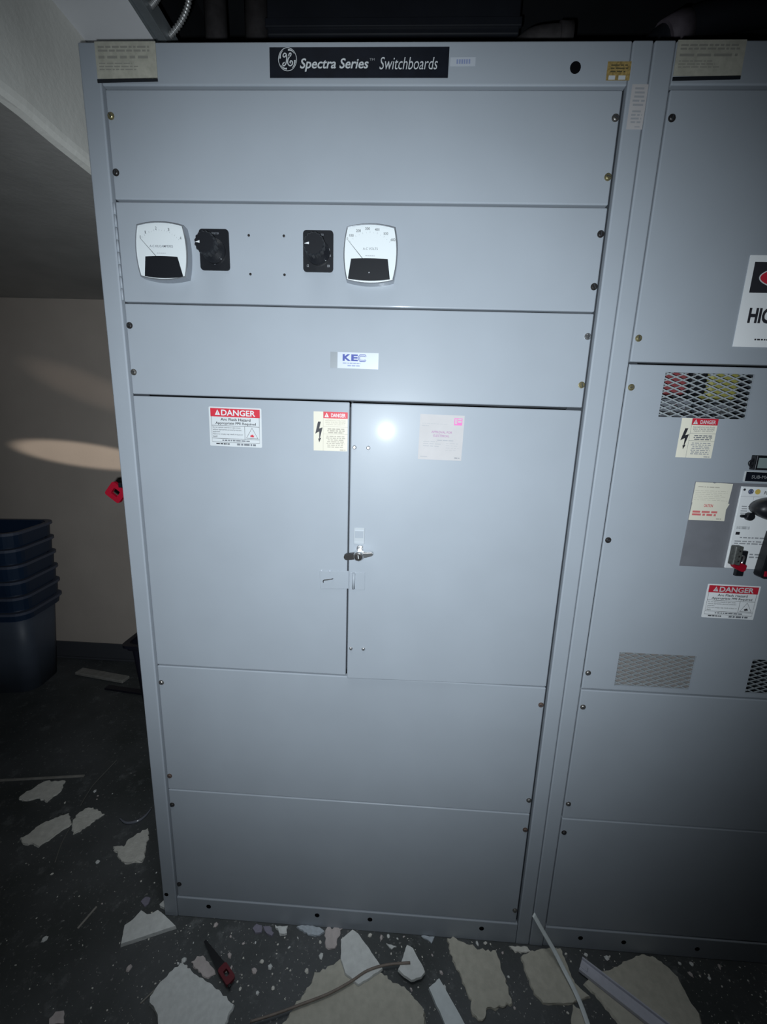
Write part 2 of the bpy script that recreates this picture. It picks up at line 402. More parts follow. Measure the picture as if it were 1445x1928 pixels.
# pale soffit board and the galvanised channel along its free edge
bm = bmesh.new(); box(bm, -0.13, 0.046, -2.5, 1.35, 2.45, 2.468); struct('trim_2', bm, M['soffit'])
bm = bmesh.new()
box(bm, 0.046, 0.052, -2.5, 1.35, 2.446, 2.478, 0.001); box(bm, 0.052, 0.074, -2.5, 1.35, 2.452, 2.456); box(bm, 0.074, 0.079, -2.5, 1.35, 2.444, 2.49, 0.001)
struct('trim_3', bm, M['strip'])
bm = bmesh.new()
box(bm, -3.0, 2.6, 1.340, 1.35, 0.0, 0.112, 0.002); box(bm, -3.0, 2.6, 1.326, 1.345, 0.0, 0.012, 0.004); struct('baseboard_back', bm, M['base'])

# ================================================================== screws (shared meshes)
SCREW = {}
def screw(name, x, z, y, kind, parent, r=0.0062, ang=0.0, xf=None):
    key = (kind, r)
    if key not in SCREW:
        b = bmesh.new()
        lathe_y(b, 0, 0, [(r * 1.18, 0.0), (r * 1.18, -0.0009), (r * 0.95, -0.0012), (r * 0.92, -0.0030), (r * 0.70, -0.0042)], 14)
        box(b, -r * 0.75, r * 0.75, -0.00445, -0.0041, -r * 0.12, r * 0.12, mi=1)
        me = bpy.data.meshes.new('screw'); b.to_mesh(me); b.free()
        me.materials.append(M[kind]); me.materials.append(M['void']); SCREW[key] = me
    o = bpy.data.objects.new(name, SCREW[key]); COL.objects.link(o); o.parent = parent
    p = Vector((x, y, z)); p = xf @ p if xf is not None else p
    WLOC[o.name] = p; o.location = p - WLOC[parent.name]
    o.rotation_euler = ((xf.to_euler() if xf is not None else Euler((0, 0, 0))).to_matrix() @ Matrix.Rotation(ang, 3, 'Y')).to_euler()
    return o
def hole_disc(x, z, y, r, parent, name='bolt_hole'):
    b = bmesh.new(); lathe_y(b, x, z, [(r, y + 0.002), (r, y - 0.0004), (r * 0.93, y - 0.0006)], 18); return obj(name, b, M['hole'], parent)
def panel(name, x0, x1, z0, z1, parent, y0=0.0, t=0.016, bev=0.0028, xf=None, mats=None):
    b = bmesh.new(); box(b, x0, x1, y0, y0 + t, z0, z1, bev, 3); return obj(name, b, mats or M['paint'], parent, xf=xf)
def panel_holes(name, x0, x1, z0, z1, holes, parent, t=0.005, bev=0.0028):
    b = bmesh.new(); xs = sorted({x0, x1, *[h[0] for h in holes], *[h[1] for h in holes]}); zz = sorted({z0, z1, *[h[2] for h in holes], *[h[3] for h in holes]})
    vm = {}
    def vert(x, z):
        if (x, z) not in vm: vm[(x, z)] = b.verts.new((x, 0.0, z))
        return vm[(x, z)]
    for xa, xb in zip(xs, xs[1:]):
        for za, zb in zip(zz, zz[1:]):
            mx, mz = (xa + xb) / 2, (za + zb) / 2
            if any(h[0] < mx < h[1] and h[2] < mz < h[3] for h in holes): continue
            b.faces.new((vert(xa, za), vert(xb, za), vert(xb, zb), vert(xa, zb)))
    r = bmesh.ops.extrude_face_region(b, geom=list(b.faces))
    for v in [g for g in r['geom'] if isinstance(g, bmesh.types.BMVert)]: v.co.y += t
    bmesh.ops.recalc_face_normals(b, faces=b.faces)
    out = [e for e in b.edges if len(e.link_faces) == 2 and e.calc_face_angle(0) > 0.8 and all(abs(v.co.y) < 1e-6 for v in e.verts) and
           (all(abs(v.co.x - x0) < 1e-6 for v in e.verts) or all(abs(v.co.x - x1) < 1e-6 for v in e.verts) or all(abs(v.co.z - z0) < 1e-6 for v in e.verts) or all(abs(v.co.z - z1) < 1e-6 for v in e.verts))]
    bmesh.ops.bevel(b, geom=out, offset=bev, segments=3, profile=0.5, affect='EDGES')
    return obj(name, b, M['paint'], parent)
def shell(name, x0, x1, parent):
    """folded sheet sides, top and back of a cabinet with the dark interior between them"""
    b = bmesh.new()
    box(b, x0, x0 + 0.003, 0.012, 0.85, 0, 2.284); box(b, x1 - 0.003, x1, 0.012, 0.85, 0, 2.284); box(b, x0, x1, 0.012, 0.85, 2.281, 2.286)
    box(b, x0, x1, 0.847, 0.85, 0, 2.284); box(b, x0 + 0.003, x1 - 0.003, 0.13, 0.84, 0.002, 2.279, mi=1)
    return obj(name, b, [M['paint'], M['void']], parent)
def rail(x0, x1, parent, z0=0.0, z1=2.286):
    b = bmesh.new(); box(b, x0, x1, -0.005, 0.012, z0, z1, 0.0032, 3)
    return obj('frame_rail', b, M['paint'], parent)
def return_flange(x0, x1, parent):
    b = bmesh.new(); box(b, x0, x1, 0.017, 0.021, 0.002, 2.284); return obj('mounting_flange', b, M['void'], parent)

# ================================================================== the main switchboard section
A = thing('switchboard_cabinet', 'full-height grey steel switchboard cabinet with two meters and a pair of doors', 'electrical cabinet', (0.572, 0.42, 0.0), 'switchboard sections')
shell('cabinet_shell', 0.0015, 1.1425, A)
rail(0.0, 0.0415, A); rail(1.1045, 1.1432, A)
return_flange(0.03, 0.075, A); return_flange(1.07, 1.12, A)
hd = panel('header_panel', 0.0425, 1.1035, 2.2125, 2.286, A, -0.004, 0.016, 0.003)
kick = panel('kick_plate', 0.0425, 1.1035, 0.0, 0.0755, A, -0.003, 0.016, 0.0025)
pt = panel('cover_panel', 0.0455, 1.0985, 2.0075, 2.2085, A)
inst = panel('instrument_door', 0.0455, 1.0985, 1.8020, 2.0030, A)
p3 = panel('cover_panel', 0.0455, 1.0985, 1.5995, 1.7985, A)
p5 = panel('cover_panel', 0.0455, 1.0985, 0.4785, 0.8810, A)
p6 = panel('cover_panel', 0.0455, 1.0985, 0.0785, 0.4762, A)
dl = panel('cabinet_door', 0.0455, 0.5655, 0.8845, 1.5955, A)
XR = about((1.0985, 0.0, 1.2), 'Z', 1.45)                                  # the right door stands slightly ajar
dr = panel('cabinet_door', 0.5705, 1.0985, 0.8845, 1.5935, A, xf=XR)
# folded inner edge of the left door that shows in the gap
b = bmesh.new(); box(b, 0.5662, 0.5695, 0.006, 0.05, 0.90, 1.585); obj('door_edge', b, M['void'], A)
# panel screws
rows = [(2.161, pt), (2.058, pt), (1.9535, inst), (1.852, inst), (1.7515, p3), (1.649, p3), (0.830, p5), (0.5245, p5), (0.423, p6), (0.125, p6)]
ks = {(0, 'R'): 'steel', (1, 'R'): 'brass', (2, 'R'): 'darksteel', (3, 'R'): 'darksteel', (4, 'R'): 'chrome', (5, 'R'): 'brass', (6, 'R'): 'rust', (7, 'R'): 'steel', (8, 'R'): 'rust', (9, 'R'): 'steel',
      (0, 'L'): 'brass', (1, 'L'): 'darksteel', (4, 'L'): 'darksteel', (5, 'L'): 'steel', (6, 'L'): 'steel', (7, 'L'): 'rust', (8, 'L'): 'darksteel', (9, 'L'): 'darksteel'}
for i, (z, p) in enumerate(rows):
    for s, x in (('L', 0.0535), ('R', 1.0905)):
        if (i, s) in ks: screw('panel_screw', x, z, 0.0, ks[(i, s)], p, ang=random.uniform(0, 3))
# piano hinge down the left of the instrument door
for k in range(8):
    z1 = 2.0005 - k * 0.0247
    b = bmesh.new(); tube(b, [(0.0435, -0.0012, z1), (0.0435, -0.0012, z1 - 0.0236)], 0.0026, 8); obj('hinge_knuckle', b, M['paint'], inst)
for x, z in ((0.339, 1.941), (0.4165, 1.941), (0.340, 1.864), (0.4165, 1.864)):
    b = bmesh.new(); lathe_y(b, x, z, [(0.0028, 0.001), (0.0028, -0.0005), (0.0018, -0.0012)], 12); obj('plug_button', b, M['darksteel'], inst)
hole_disc(1.000, 2.242, -0.004, 0.0105, hd, 'knockout_hole')
for x in (0.144, 0.488, 0.653, 0.996): hole_disc(x, 0.048, -0.003, 0.0075, kick)
hole_disc(0.012, 0.086, -0.005, 0.0065, A)
# header print
W_, H_ = 0.358, 0.0505
s = Sheet(0.3945, 0.7525, 2.225, 2.2755, -0.004, M['plate'], thick=0.0012)
monogram(s, 0.1015, 0.40, 0.051, 0.38, M['label'], 0.0021)
s.text('Spectra Series', 0.172, 0.37, 0.557, 0.81, M['label'], bold=0.018, shear=0.22)
s.text('TM', 0.562, 0.375, 0.590, 0.45, M['greyprint'])
s.text('Switchboards', 0.618, 0.33, 0.940, 0.74, M['label'], bold=-0.002, shear=0.22)
s.build('nameplate', hd, label='black nameplate with white lettering and round monogram')
s = Sheet(0.7555, 0.805, 2.2445, 2.2590, -0.004, M['silverfoil'], 0.6); [s.rect(0.25 + 0.095 * k, 0.24, 0.25 + 0.095 * k + 0.065, 0.76, M['bluegrey'], 1) for k in range(6)]; s.build('asset_sticker', hd)
s = Sheet(1.061, 1.106, 2.2205, 2.2515, -0.0045, M['gold'], 0, 0.0003); s.greek(0.15, 0.12, 0.9, 0.62, 3, M['brass'], 0.4, 8); s.rect(0.10, 0.74, 0.38, 0.96, M['label']); s.rect(0.52, 0.74, 0.82, 0.96, M['label'])
s.build('worn_foil_label', hd)
def card(x0, x1, z0, z1, y, parent, seed):
    s = Sheet(x0, x1, z0, z1, y, M['oldpaper'], 0, 0.0012)
    s.greek(0.05, 0.10, 0.95, 0.30, 2, M['oldprint'], 0.55, seed); s.greek(0.05, 0.33, 0.92, 0.52, 1, M['oldprint'], 0.4, seed + 1); s.greek(0.05, 0.55, 0.70, 0.80, 3, M['oldprint'], 0.35, seed + 2)
    s.build('paper_card', parent, label='aged buff paper card with faded print')
card(0.0365, 0.1625, 2.2225, 2.2850, -0.0055, hd, 3)
s = Sheet(0.0355, 0.1625, 2.2165, 2.2225, -0.0055, M['blacktape'], 1.2, 0.0012); s.build('tape_strip', hd)
s = Sheet(1.1125, 1.1435, 2.1385, 2.2140, -0.005, M['paper'], -0.8); s.greek(0.14, 0.05, 0.9, 0.50, 5, M['greyprint'], 0.5, 5, True); s.greek(0.14, 0.56, 0.9, 0.88, 4, M['greyprint'], 0.5, 6, True); s.greek(0.5, 0.92, 0.9, 0.97, 1, M['greyprint'], 0.5, 6)
s.build('rail_label', A, label='narrow pinkish paper label with small print')
# the contractor's silver sticker
s = Sheet(0.5195, 0.630, 1.6705, 1.7055, 0.0, M['silverfoil'], -0.3)
s.rect(0, 0, 0.15, 1, M['darkfoil'], 1)  # grey reflection across the foil's left end, put into the colour
s.text('K', 0.257, 0.12, 0.43, 0.54, M['blueink'], 0.045); s.text('E', 0.435, 0.12, 0.572, 0.54, M['blueink'], 0.045)
s.line([(0.735, 0.24), (0.72, 0.165), (0.62, 0.165), (0.598, 0.24), (0.598, 0.43), (0.62, 0.505), (0.72, 0.505), (0.735, 0.43)], 0.0042, M['blueink'], 3)
s.line([(0.735, 0.24), (0.72, 0.165), (0.62, 0.165), (0.598, 0.24), (0.598, 0.43), (0.62, 0.505), (0.72, 0.505), (0.735, 0.43)], 0.0014, M['silverfoil'], 4)
s.greek(0.26, 0.64, 0.74, 0.71, 1, M['bluegrey'], 0.8, 2); s.greek(0.36, 0.78, 0.66, 0.87, 1, M['bluegrey'], 0.8, 5)
s.build('contractor_sticker', p3, label='silver sticker with blue lettering')

def arc_flash(name, x0, x1, z0, z1, y, parent, tilt, flame=True):
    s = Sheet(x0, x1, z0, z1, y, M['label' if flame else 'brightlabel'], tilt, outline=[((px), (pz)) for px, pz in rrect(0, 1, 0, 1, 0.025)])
    s.line([(0.045, 0.235), (0.045, 0.895), (0.955, 0.895), (0.955, 0.235)], 0.0008, M['ink'], 1)
    s.rect(0.03, 0.035, 0.97, 0.245, M['red'], 1)
    warn_triangle(s, 0.115, 0.065, 0.215, 0.205, M['white'], M['red'])
    s.text('DANGER', 0.235, 0.065, 0.885, 0.215, M['white'], 0.022)
    s.text('Arc Flash Hazard', 0.22, 0.275, 0.79, 0.345, M['ink'], 0.016)
    s.text('Appropriate PPE Required', 0.12, 0.372, 0.89, 0.455, M['ink'], 0.016)
    s.line([(0.045, 0.472), (0.955, 0.472)], 0.0008, M['ink'], 1); s.line([(0.045, 0.80), (0.955, 0.80)], 0.0008, M['ink'], 1); s.line([(0.675, 0.472), (0.675, 0.80)], 0.0008, M['ink'], 1)
    for k, t in enumerate(('Do not operate controls or open covers', 'without appropriate personal protection', 'equipment.', 'Failure to comply may result in injury or', 'death!')):
        u1 = 0.065 + 0.575 * len(t) / 41; s.text(t, 0.065, 0.497 + k * 0.057, u1, 0.497 + k * 0.057 + 0.045, M['ink'], 0.006)
    s.line([(0.815, 0.505), (0.925, 0.768), (0.705, 0.768)], 0.0014, M['ink'], 2, True)
    fl = M['red'] if flame else M['ink']
    s.poly([(0.785, 0.745), (0.778, 0.69), (0.795, 0.70), (0.80, 0.665), (0.815, 0.69), (0.828, 0.655), (0.84, 0.70), (0.852, 0.685), (0.848, 0.745), (0.83, 0.725), (0.815, 0.745), (0.80, 0.725)], fl, 3)
    s.greek(0.24, 0.825, 0.80, 0.865, 1, M['midprint'], 0.8, 4); s.greek(0.12, 0.92, 0.44, 0.955, 1, M['ink'], 0.9, 6); s.greek(0.52, 0.915, 0.93, 0.965, 1, M['midprint'], 1.0, 9)
    return s.build(name, parent)
def voltage_label(name, x0, x1, z0, z1, y, parent, tilt, ink, small, xf=None, paper='cream'):
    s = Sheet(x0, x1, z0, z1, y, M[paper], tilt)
    s.rect(0.285, 0.0, 1.0, 0.165, M['red'], 1); s.line([(0.285, 0.0), (0.285, 1.0)], 0.0006, ink, 2)
    s.line([(0.285, 0.375), (1, 0.375)], 0.0006, ink, 1); s.line([(0.285, 0.565), (1, 0.565)], 0.0006, ink, 1)
    warn_triangle(s, 0.32, 0.025, 0.45, 0.14, M['white'], M['red']); s.text('DANGER', 0.515, 0.04, 0.94, 0.135, M['white'], 0.02)
    for k, t in enumerate(('HAZARDOUS VOLTAGE', 'WILL CAUSE SEVERE', 'INJURY OR DEATH')):
        hw = 0.30 * len(t) / 17; s.text(t, 0.64 - hw, 0.20 + k * 0.052, 0.64 + hw, 0.238 + k * 0.052, ink, 0.006)
    s.greek(0.40, 0.41, 0.92, 0.55, 3, ink, 0.6, 3, True); s.greek(0.36, 0.60, 0.94, 0.92, 7, small, 0.5, 7, True); s.greek(0.78, 0.95, 0.95, 0.985, 1, small, 0.7, 1)
    s.poly([(0.13, 0.255), (0.215, 0.255), (0.165, 0.43), (0.265, 0.40), (0.19, 0.675), (0.225, 0.67), (0.165, 0.79), (0.135, 0.685), (0.165, 0.69), (0.165, 0.505), (0.05, 0.565)], M['ink'], 2)
    return s.build(name, parent, xf)
arc_flash('arc_flash_label', 0.2285, 0.3555, 1.4835, 1.5755, 0.0, dl, -0.5)
voltage_label('voltage_label', 0.4805, 0.5615, 1.4815, 1.5725, 0.0, dl, 0, M['creamprint'], M['creamprint'])
# inspection paper on the right door
s = Sheet(0.7305, 0.8325, 1.4700, 1.5735, 0.0, M['paper'], -0.6)
s.rect(0.775, 0.06, 0.955, 0.215, M['pink'], 1); s.rect(0.79, 0.075, 0.84, 0.185, M['paper'], 2); s.rect(0.86, 0.075, 0.94, 0.10, M['paper'], 2); s.rect(0.86, 0.12, 0.94, 0.155, M['paper'], 2); s.line([(0.815, 0.08), (0.815, 0.18)], 0.0012, M['pink'], 3)
s.text('APPROVAL FOR', 0.27, 0.355, 0.745, 0.405, M['pinkfaint'], 0.016); s.text('ELECTRICAL', 0.325, 0.435, 0.685, 0.485, M['pinkfaint'], 0.016)
s.greek(0.05, 0.185, 0.66, 0.215, 1, M['greyprint'], 0.15, 1); s.greek(0.05, 0.235, 0.25, 0.26, 1, M['greyprint'], 0.4, 2); s.greek(0.42, 0.54, 0.85, 0.58, 1, M['greyprint'], 0.4, 5)
s.greek(0.10, 0.57, 0.5, 0.72, 3, M['greyprint'], 0.2, 6); s.greek(0.62, 0.60, 0.92, 0.80, 4, M['greyprint'], 0.12, 7); s.greek(0.05, 0.91, 0.25, 0.96, 1, M['greyprint'], 0.3, 8); s.greek(0.84, 0.92, 0.97, 0.96, 1, M['midprint'], 0.5, 9)
s.build('approval_notice', dr, XR, 'pinkish inspection notice with magenta printing')
# right door hardware
for x, z in ((0.580, 1.4925), (0.6125, 1.4925), (0.580, 0.9725), (0.6125, 0.9725)): screw('door_rivet', x, z, 0.0, 'chrome', dr, 0.0040, 0.4, XR)
b = bmesh.new(); box(b, 0.5825, 0.6085, -0.0022, 0.0, 1.257, 1.2985, 0.001); 
s = Sheet(0.5825, 0.6085, 1.257, 1.2985, -0.0022, None)
s.rect(0.10, 0.20, 0.88, 0.62, M['paint'], 1); s.line([(0.05, 0.14), (0.95, 0.14)], 0.0016, M['silverfoil'], 2); s.line([(0.05, 0.86), (0.95, 0.86)], 0.0010, M['silverfoil'], 2)
obj('latch_plate', b, M['latch'], dr, xf=XR); s.build('latch_plate_print', dr, XR)
# wing handle: escutcheon tongue, hub with key cylinder, two arms
b = bmesh.new(); prism_y(b, [(0.5875, 1.226), (0.6085, 1.226), (0.6050, 1.2545), (0.5915, 1.2545)], -0.006, 0.0); bmesh.ops.bevel(b, geom=list(b.edges), offset=0.0015, segments=2, affect='EDGES')
hn = obj('door_handle', b, M['chrome'], dr, xf=XR, label='chrome wing handle with key cylinder')
T = XR @ about((0.5965, -0.012, 1.2335), 'Y', -9)
b = bmesh.new()
for mi, pts in ((1, [(0.5965, 1.2415), (0.5965, 1.2255), (0.5635, 1.2265), (0.5605, 1.2295), (0.5605, 1.2380), (0.5635, 1.2410)]), (0, [(0.5965, 1.2255), (0.5965, 1.2425), (0.6290, 1.2400), (0.6325, 1.2370), (0.6325, 1.2315), (0.6290, 1.2290)])):
    t = bmesh.new(); prism_y(t, pts, -0.026, -0.012); bmesh.ops.bevel(t, geom=list(t.edges), offset=0.002, segments=2, affect='EDGES'); merge(b, t, mi)
obj('handle_arm', b, [M['chrome'], M['darksteel']], hn, xf=T)  # left arm darker: the chrome's dark reflection put into its colour
b = bmesh.new(); lathe_y(b, 0.5965, 1.2335, [(0.0125, 0.0), (0.0125, -0.027), (0.0112, -0.029)], 24); lathe_y(b, 0.5965, 1.2335, [(0.0090, -0.0285), (0.0090, -0.0305), (0.0070, -0.031)], 20, 1); box(b, 0.5957, 0.5973, -0.0315, -0.031, 1.2290, 1.2380, mi=2)
obj('key_cylinder', b, [M['chrome'], M['darksteel'], M['white']], hn, xf=T)
# hasp bridging the two doors: strap on the left door, bracket on the right one
b = bmesh.new(); box(b, 0.4960, 0.5790, -0.0020, 0.0, 1.1320, 1.1800, 0.0008); bmesh.ops.transform(b, matrix=about((0.54, 0, 1.156), 'Y', -2.5), verts=b.verts)
hs = obj('hasp_strap', b, M['paint'], dl)
b = bmesh.new(); tube(b, smoothline([(0.505, -0.003, 1.148), (0.5065, -0.0085, 1.1555), (0.516, -0.010, 1.158), (0.527, -0.008, 1.1595), (0.530, -0.003, 1.1595)], 5), 0.0011, 8); obj('hasp_staple', b, M['darksteel'], hs)
for x in (0.500, 0.5215): 
    b = bmesh.new(); lathe_y(b, x, 1.1785, [(0.0022, 0.0), (0.0020, -0.0026), (0.001, -0.0032)], 10); obj('hasp_rivet', b, M['silverfoil'], hs)  # pale foil colour stands in for the highlights on the rivets
b = bmesh.new(); box(b, 0.5735, 0.6120, -0.0018, 0.0, 1.137, 1.184, 0.0008); tube(b, [(0.5840, -0.0040, 1.1830), (0.5840, -0.0040, 1.1400)], 0.0038, 10)
obj('hasp_bracket', b, M['paint'], dr, xf=XR)

# meters
def meter(cx, cz, nums, title, needle, trap, numsize, lab, ticks, dot):
    S = 0.1155; h = S / 2; y1 = -0.022
    def outline(k, n=10):
        pts = []; c = h * 0.885 * k; bul = h * k - c
        for (x0, z0), (x1, z1), (nx, nz) in (((c, c), (-c, c), (0, 1)), ((-c, c), (-c, -c), (-1, 0)), ((-c, -c), (c, -c), (0, -1)), ((c, -c), (c, c), (1, 0))):
            for i in range(n):
                t = i / n; q = bul * (1 - (2 * t - 1) ** 2); pts.append((cx + x0 + (x1 - x0) * t + nx * q, cz + z0 + (z1 - z0) * t + nz * q))
        return pts
    b = bmesh.new(); rings = []
    for k, y in ((1.0, 0.0), (1.0, y1 + 0.003), (0.99, y1 + 0.0008), (0.972, y1), (0.955, y1 + 0.0006), (0.955, y1 + 0.004)):
        rings.append([b.verts.new((x, y, z)) for x, z in outline(k)])
    n = len(rings[0])
    for r0, r1 in zip(rings, rings[1:]):
        for i in range(n): b.faces.new((r0[i], r0[(i + 1) % n], r1[(i + 1) % n], r1[i]))
    b.faces.new(rings[-1])
    mt = obj('panel_meter', b, M['bezel'], inst, label=lab)
    f = h * 0.925
    s = Sheet(cx - h, cx + h, cz - h, cz + h, y1 + 0.0022, None)
    s.poly([((x - cx + h) / S, (cz + h - z) / S) for x, z in outline(0.960)], M['dial'], 0)
    for t, u, v, hw, hh in nums: s.text(t, u - hw, v - hh, u + hw, v + hh, M['ink'], 0.0)
    ax, av = 0.485, 0.65
    for k in range(ticks + 1):
        a = math.radians(224 + (316 - 224) * k / ticks); r0 = 0.495; r1 = 0.508 if k % 2 else 0.522
        s.line([(ax + r0 * math.cos(a), av + r0 * math.sin(a)), (ax + r1 * math.cos(a), av + r1 * math.sin(a))], 0.0006, M['greyprint'], 2)
    s.text(title, 0.28 if len(title) > 10 else 0.36, 0.395, 0.73 if len(title) > 10 else 0.635, 0.435, M['midprint'], 0.004)
    s.greek(0.41, 0.525, 0.60, 0.54, 1, M['greyprint'], 0.7, 3)
    s.build('dial_face', mt)
    s = Sheet(cx - h, cx + h, cz - h, cz + h, y1 + 0.0012, None)
    (u0, v0), (u1, v1), (u2, v2), (u3, v3) = trap
    top = [(u0 + (u1 - u0) * k / 8, v0 + (v1 - v0) * k / 8 - 0.012 * (1 - (2 * k / 8 - 1) ** 2)) for k in range(9)]
    bot = [(u2 + (u3 - u2) * k / 8, v2 + (v3 - v2) * k / 8 + 0.030 * (1 - (2 * k / 8 - 1) ** 2)) for k in range(9)]
    s.poly(top + bot, M['black'], 0)
    if dot: s.circle(0.485, 0.815, 0.0013, M['greyprint'], 1)
    s.build('lower_mask', mt)
    s = Sheet(cx - h, cx + h, cz - h, cz + h, y1 + 0.0016, None); s.line(needle, [0.0006, 0.0011], M['ink'], 0); s.build('needle', mt)
meter(0.1525, 1.8995, [('0', 0.115, 0.265, 0.012, 0.024), ('1', 0.215, 0.185, 0.006, 0.024), ('2', 0.425, 0.115, 0.014, 0.026), ('3', 0.665, 0.135, 0.014, 0.026), ('4', 0.885, 0.275, 0.014, 0.026)],
      'A-C KILOAMPERES', [(0.115, 0.29), (0.39, 0.585)], [(0.185, 0.595), (0.805, 0.595), (0.895, 0.935), (0.145, 0.935)], 0, 'square white kiloampere meter', 16, False)
meter(0.6075, 1.9010, [('0', 0.070, 0.255, 0.011, 0.022), ('100', 0.145, 0.200, 0.040, 0.022), ('200', 0.275, 0.122, 0.042, 0.022), ('300', 0.440, 0.085, 0.042, 0.022), ('400', 0.615, 0.098, 0.042, 0.022), ('500', 0.775, 0.162, 0.042, 0.022), ('600', 0.910, 0.262, 0.042, 0.022)],
      'A-C VOLTS', [(0.085, 0.28), (0.355, 0.575)], [(0.145, 0.585), (0.825, 0.585), (0.875, 0.925), (0.090, 0.925)], 0, 'square white voltage meter', 12, True)

# rotary selector switches
def selector(cx, cz, marks, lab):
    b = bmesh.new(); prism_y(b, rrect(cx - 0.033, cx + 0.033, cz - 0.041, cz + 0.041, 0.007), -0.003, 0.0)
    sw = obj('selector_switch', b, M['black'], inst, label=lab)
    s = Sheet(cx - 0.031, cx + 0.031, cz - 0.039, cz + 0.039, -0.003, M['black'], 0, 0.0002)
    s.text('VOLTMETER' if marks else 'AMMETER', 0.36, 0.065, 0.70, 0.115, M['midprint'], 0.0)
    if marks:
        s.text('L1-2', 0.76, 0.435, 0.92, 0.485, M['greyprint'], 0.006); s.text('L2-3', 0.79, 0.585, 0.95, 0.635, M['greyprint'], 0.006)
        s.text('12', 0.10, 0.84, 0.17, 0.905, M['greyprint'], 0.006); s.text('10', 0.83, 0.84, 0.91, 0.905, M['greyprint'], 0.006)
    else:
        s.line([(0.48, 0.85), (0.52, 0.87), (0.48, 0.89)], 0.0008, M['midprint'], 1)
    s.build('switch_print', sw)
    b = bmesh.new()
    lathe_y(b, cx, cz - 0.003, [(0.0255, -0.003), (0.0255, -0.008), (0.0225, -0.012), (0.0150, -0.020), (0.0150, -0.028)], 32)
    lathe_y(b, cx, cz - 0.003, [(0.0150, -0.026), (0.0218, -0.030), (0.0225, -0.048), (0.0205, -0.051)], 64, 0, 16, 0.09)
    kn = obj('switch_knob', b, M['black'], sw)
    s = Sheet(cx - 0.02, cx + 0.02, cz - 0.023, cz + 0.017, -0.0512, None); s.poly([(0.02, 0.52), (0.27, 0.44), (0.27, 0.56)], M['white'], 1); s.build('pointer_mark', sw)
    b = bmesh.new()
    for k in range(3): box(b, cx + 0.010 + k * 0.0035, cx + 0.0125 + k * 0.0035, -0.0125, -0.0115, cz - 0.016 - k * 0.003, cz - 0.0148 - k * 0.003)
    obj('knob_skirt_mark', b, M['greyprint'], sw)
selector(0.262, 1.9105, False, 'black ammeter selector switch')
selector(0.492, 1.9110, True, 'black voltmeter selector switch with white terminal marks')

# ================================================================== the second section, cut by the right edge of the frame
B = thing('switchboard_cabinet', 'grey steel switchboard cabinet at the right edge with mesh vents and a breaker', 'electrical cabinet', (1.66, 0.42, 0.0), 'switchboard sections')
X0, X1 = 1.1452, 2.175
shell('cabinet_shell', X0 + 0.001, X1 - 0.001, B)
rail(X0, 1.1852, B); rail(X1 - 0.04, X1, B)
return_flange(1.172, 1.215, B); return_flange(2.09, 2.15, B)
hd2 = panel('header_panel', 1.1870, 2.1340, 2.2140, 2.286, B, -0.004, 0.016, 0.003)
kick2 = panel('kick_plate', 1.1870, 2.1340, 0.0, 0.0735, B, -0.003, 0.016, 0.0025)
q1 = panel('cover_panel', 1.1900, 2.1300, 1.7015, 2.2095, B)
VENTS = [(1.2705, 1.4630, 1.5850, 1.6815), (1.2720, 1.4645, 0.8995, 0.9960), (1.6030, 1.7955, 0.8995, 0.9960)]
q2 = panel_holes('cover_panel', 1.1900, 2.1300, 0.8855, 1.6965, VENTS, B)
q3 = panel('cover_panel', 1.1900, 2.1300, 0.4735, 0.8815, B)
q4 = panel('cover_panel', 1.1900, 2.1300, 0.0770, 0.4700, B)
for z, p, k in ((2.161, q1, 'darksteel'), (1.7505, q1, 'brass'), (1.6470, q2, 'brass'), (1.2910, q2, 'darksteel'), (0.9320, q2, 'steel'), (0.8310, q3, 'steel'), (0.5215, q3, 'steel'), (0.4230, q4, 'darksteel')):
    screw('panel_screw', 1.2005, z, 0.0, k, p, ang=random.uniform(0, 3))
for x, z in ((1.295, 0.042), (1.424, 0.039), (1.641, 0.036)): hole_disc(x, z, -0.003, 0.0072, kick2)
card(1.1880, 1.3155, 2.2275, 2.2850, -0.0045, hd2, 13)
s = Sheet(1.1880, 1.3155, 2.2210, 2.2270, -0.0045, M['blacktape'], 1.2, 0.0012); s.build('tape_strip', hd2)
def grille(x0, x1, z0, z1, y, parent, px=0.0320, pz=0.0123, wd=0.0027):
    b = bmesh.new()
    for sg in (1, -1):
        sl = sg * pz / px; c = z0 - abs(x1 - x0) * pz / px - pz if sg > 0 else z0
        c = math.floor(c / pz) * pz
        while c < z1 + (x1 - x0) * pz / px + pz:
            f = lambda x: c + sl * (x - x0)
            ts = [x0, x1, x0 + (z0 - c) / sl, x0 + (z1 - c) / sl]
            lo, hi = sorted(ts)[1:3]
            mid = (lo + hi) / 2
            if hi - lo > 0.003 and z0 <= f(mid) <= z1 and lo >= x0 - 1e-6 and hi <= x1 + 1e-6:
                a = [b.verts.new((x, y + dy, f(x) + dz)) for x in (lo, hi) for dy, dz in ((-0.0010, -wd / 2), (-0.0016, wd / 2), (0.0010, wd / 2), (0.0016, -wd / 2))]
                for i in range(4): b.faces.new((a[i], a[(i + 1) % 4], a[4 + (i + 1) % 4], a[4 + i]))
                b.faces.new(a[:4]); b.faces.new(a[4:])
            c += pz
    return obj('mesh_grille', b, M['mesh'], parent)
for v in VENTS: grille(v[0] - 0.004, v[1] + 0.004, v[2] - 0.004, v[3] + 0.004, 0.0075, q2)
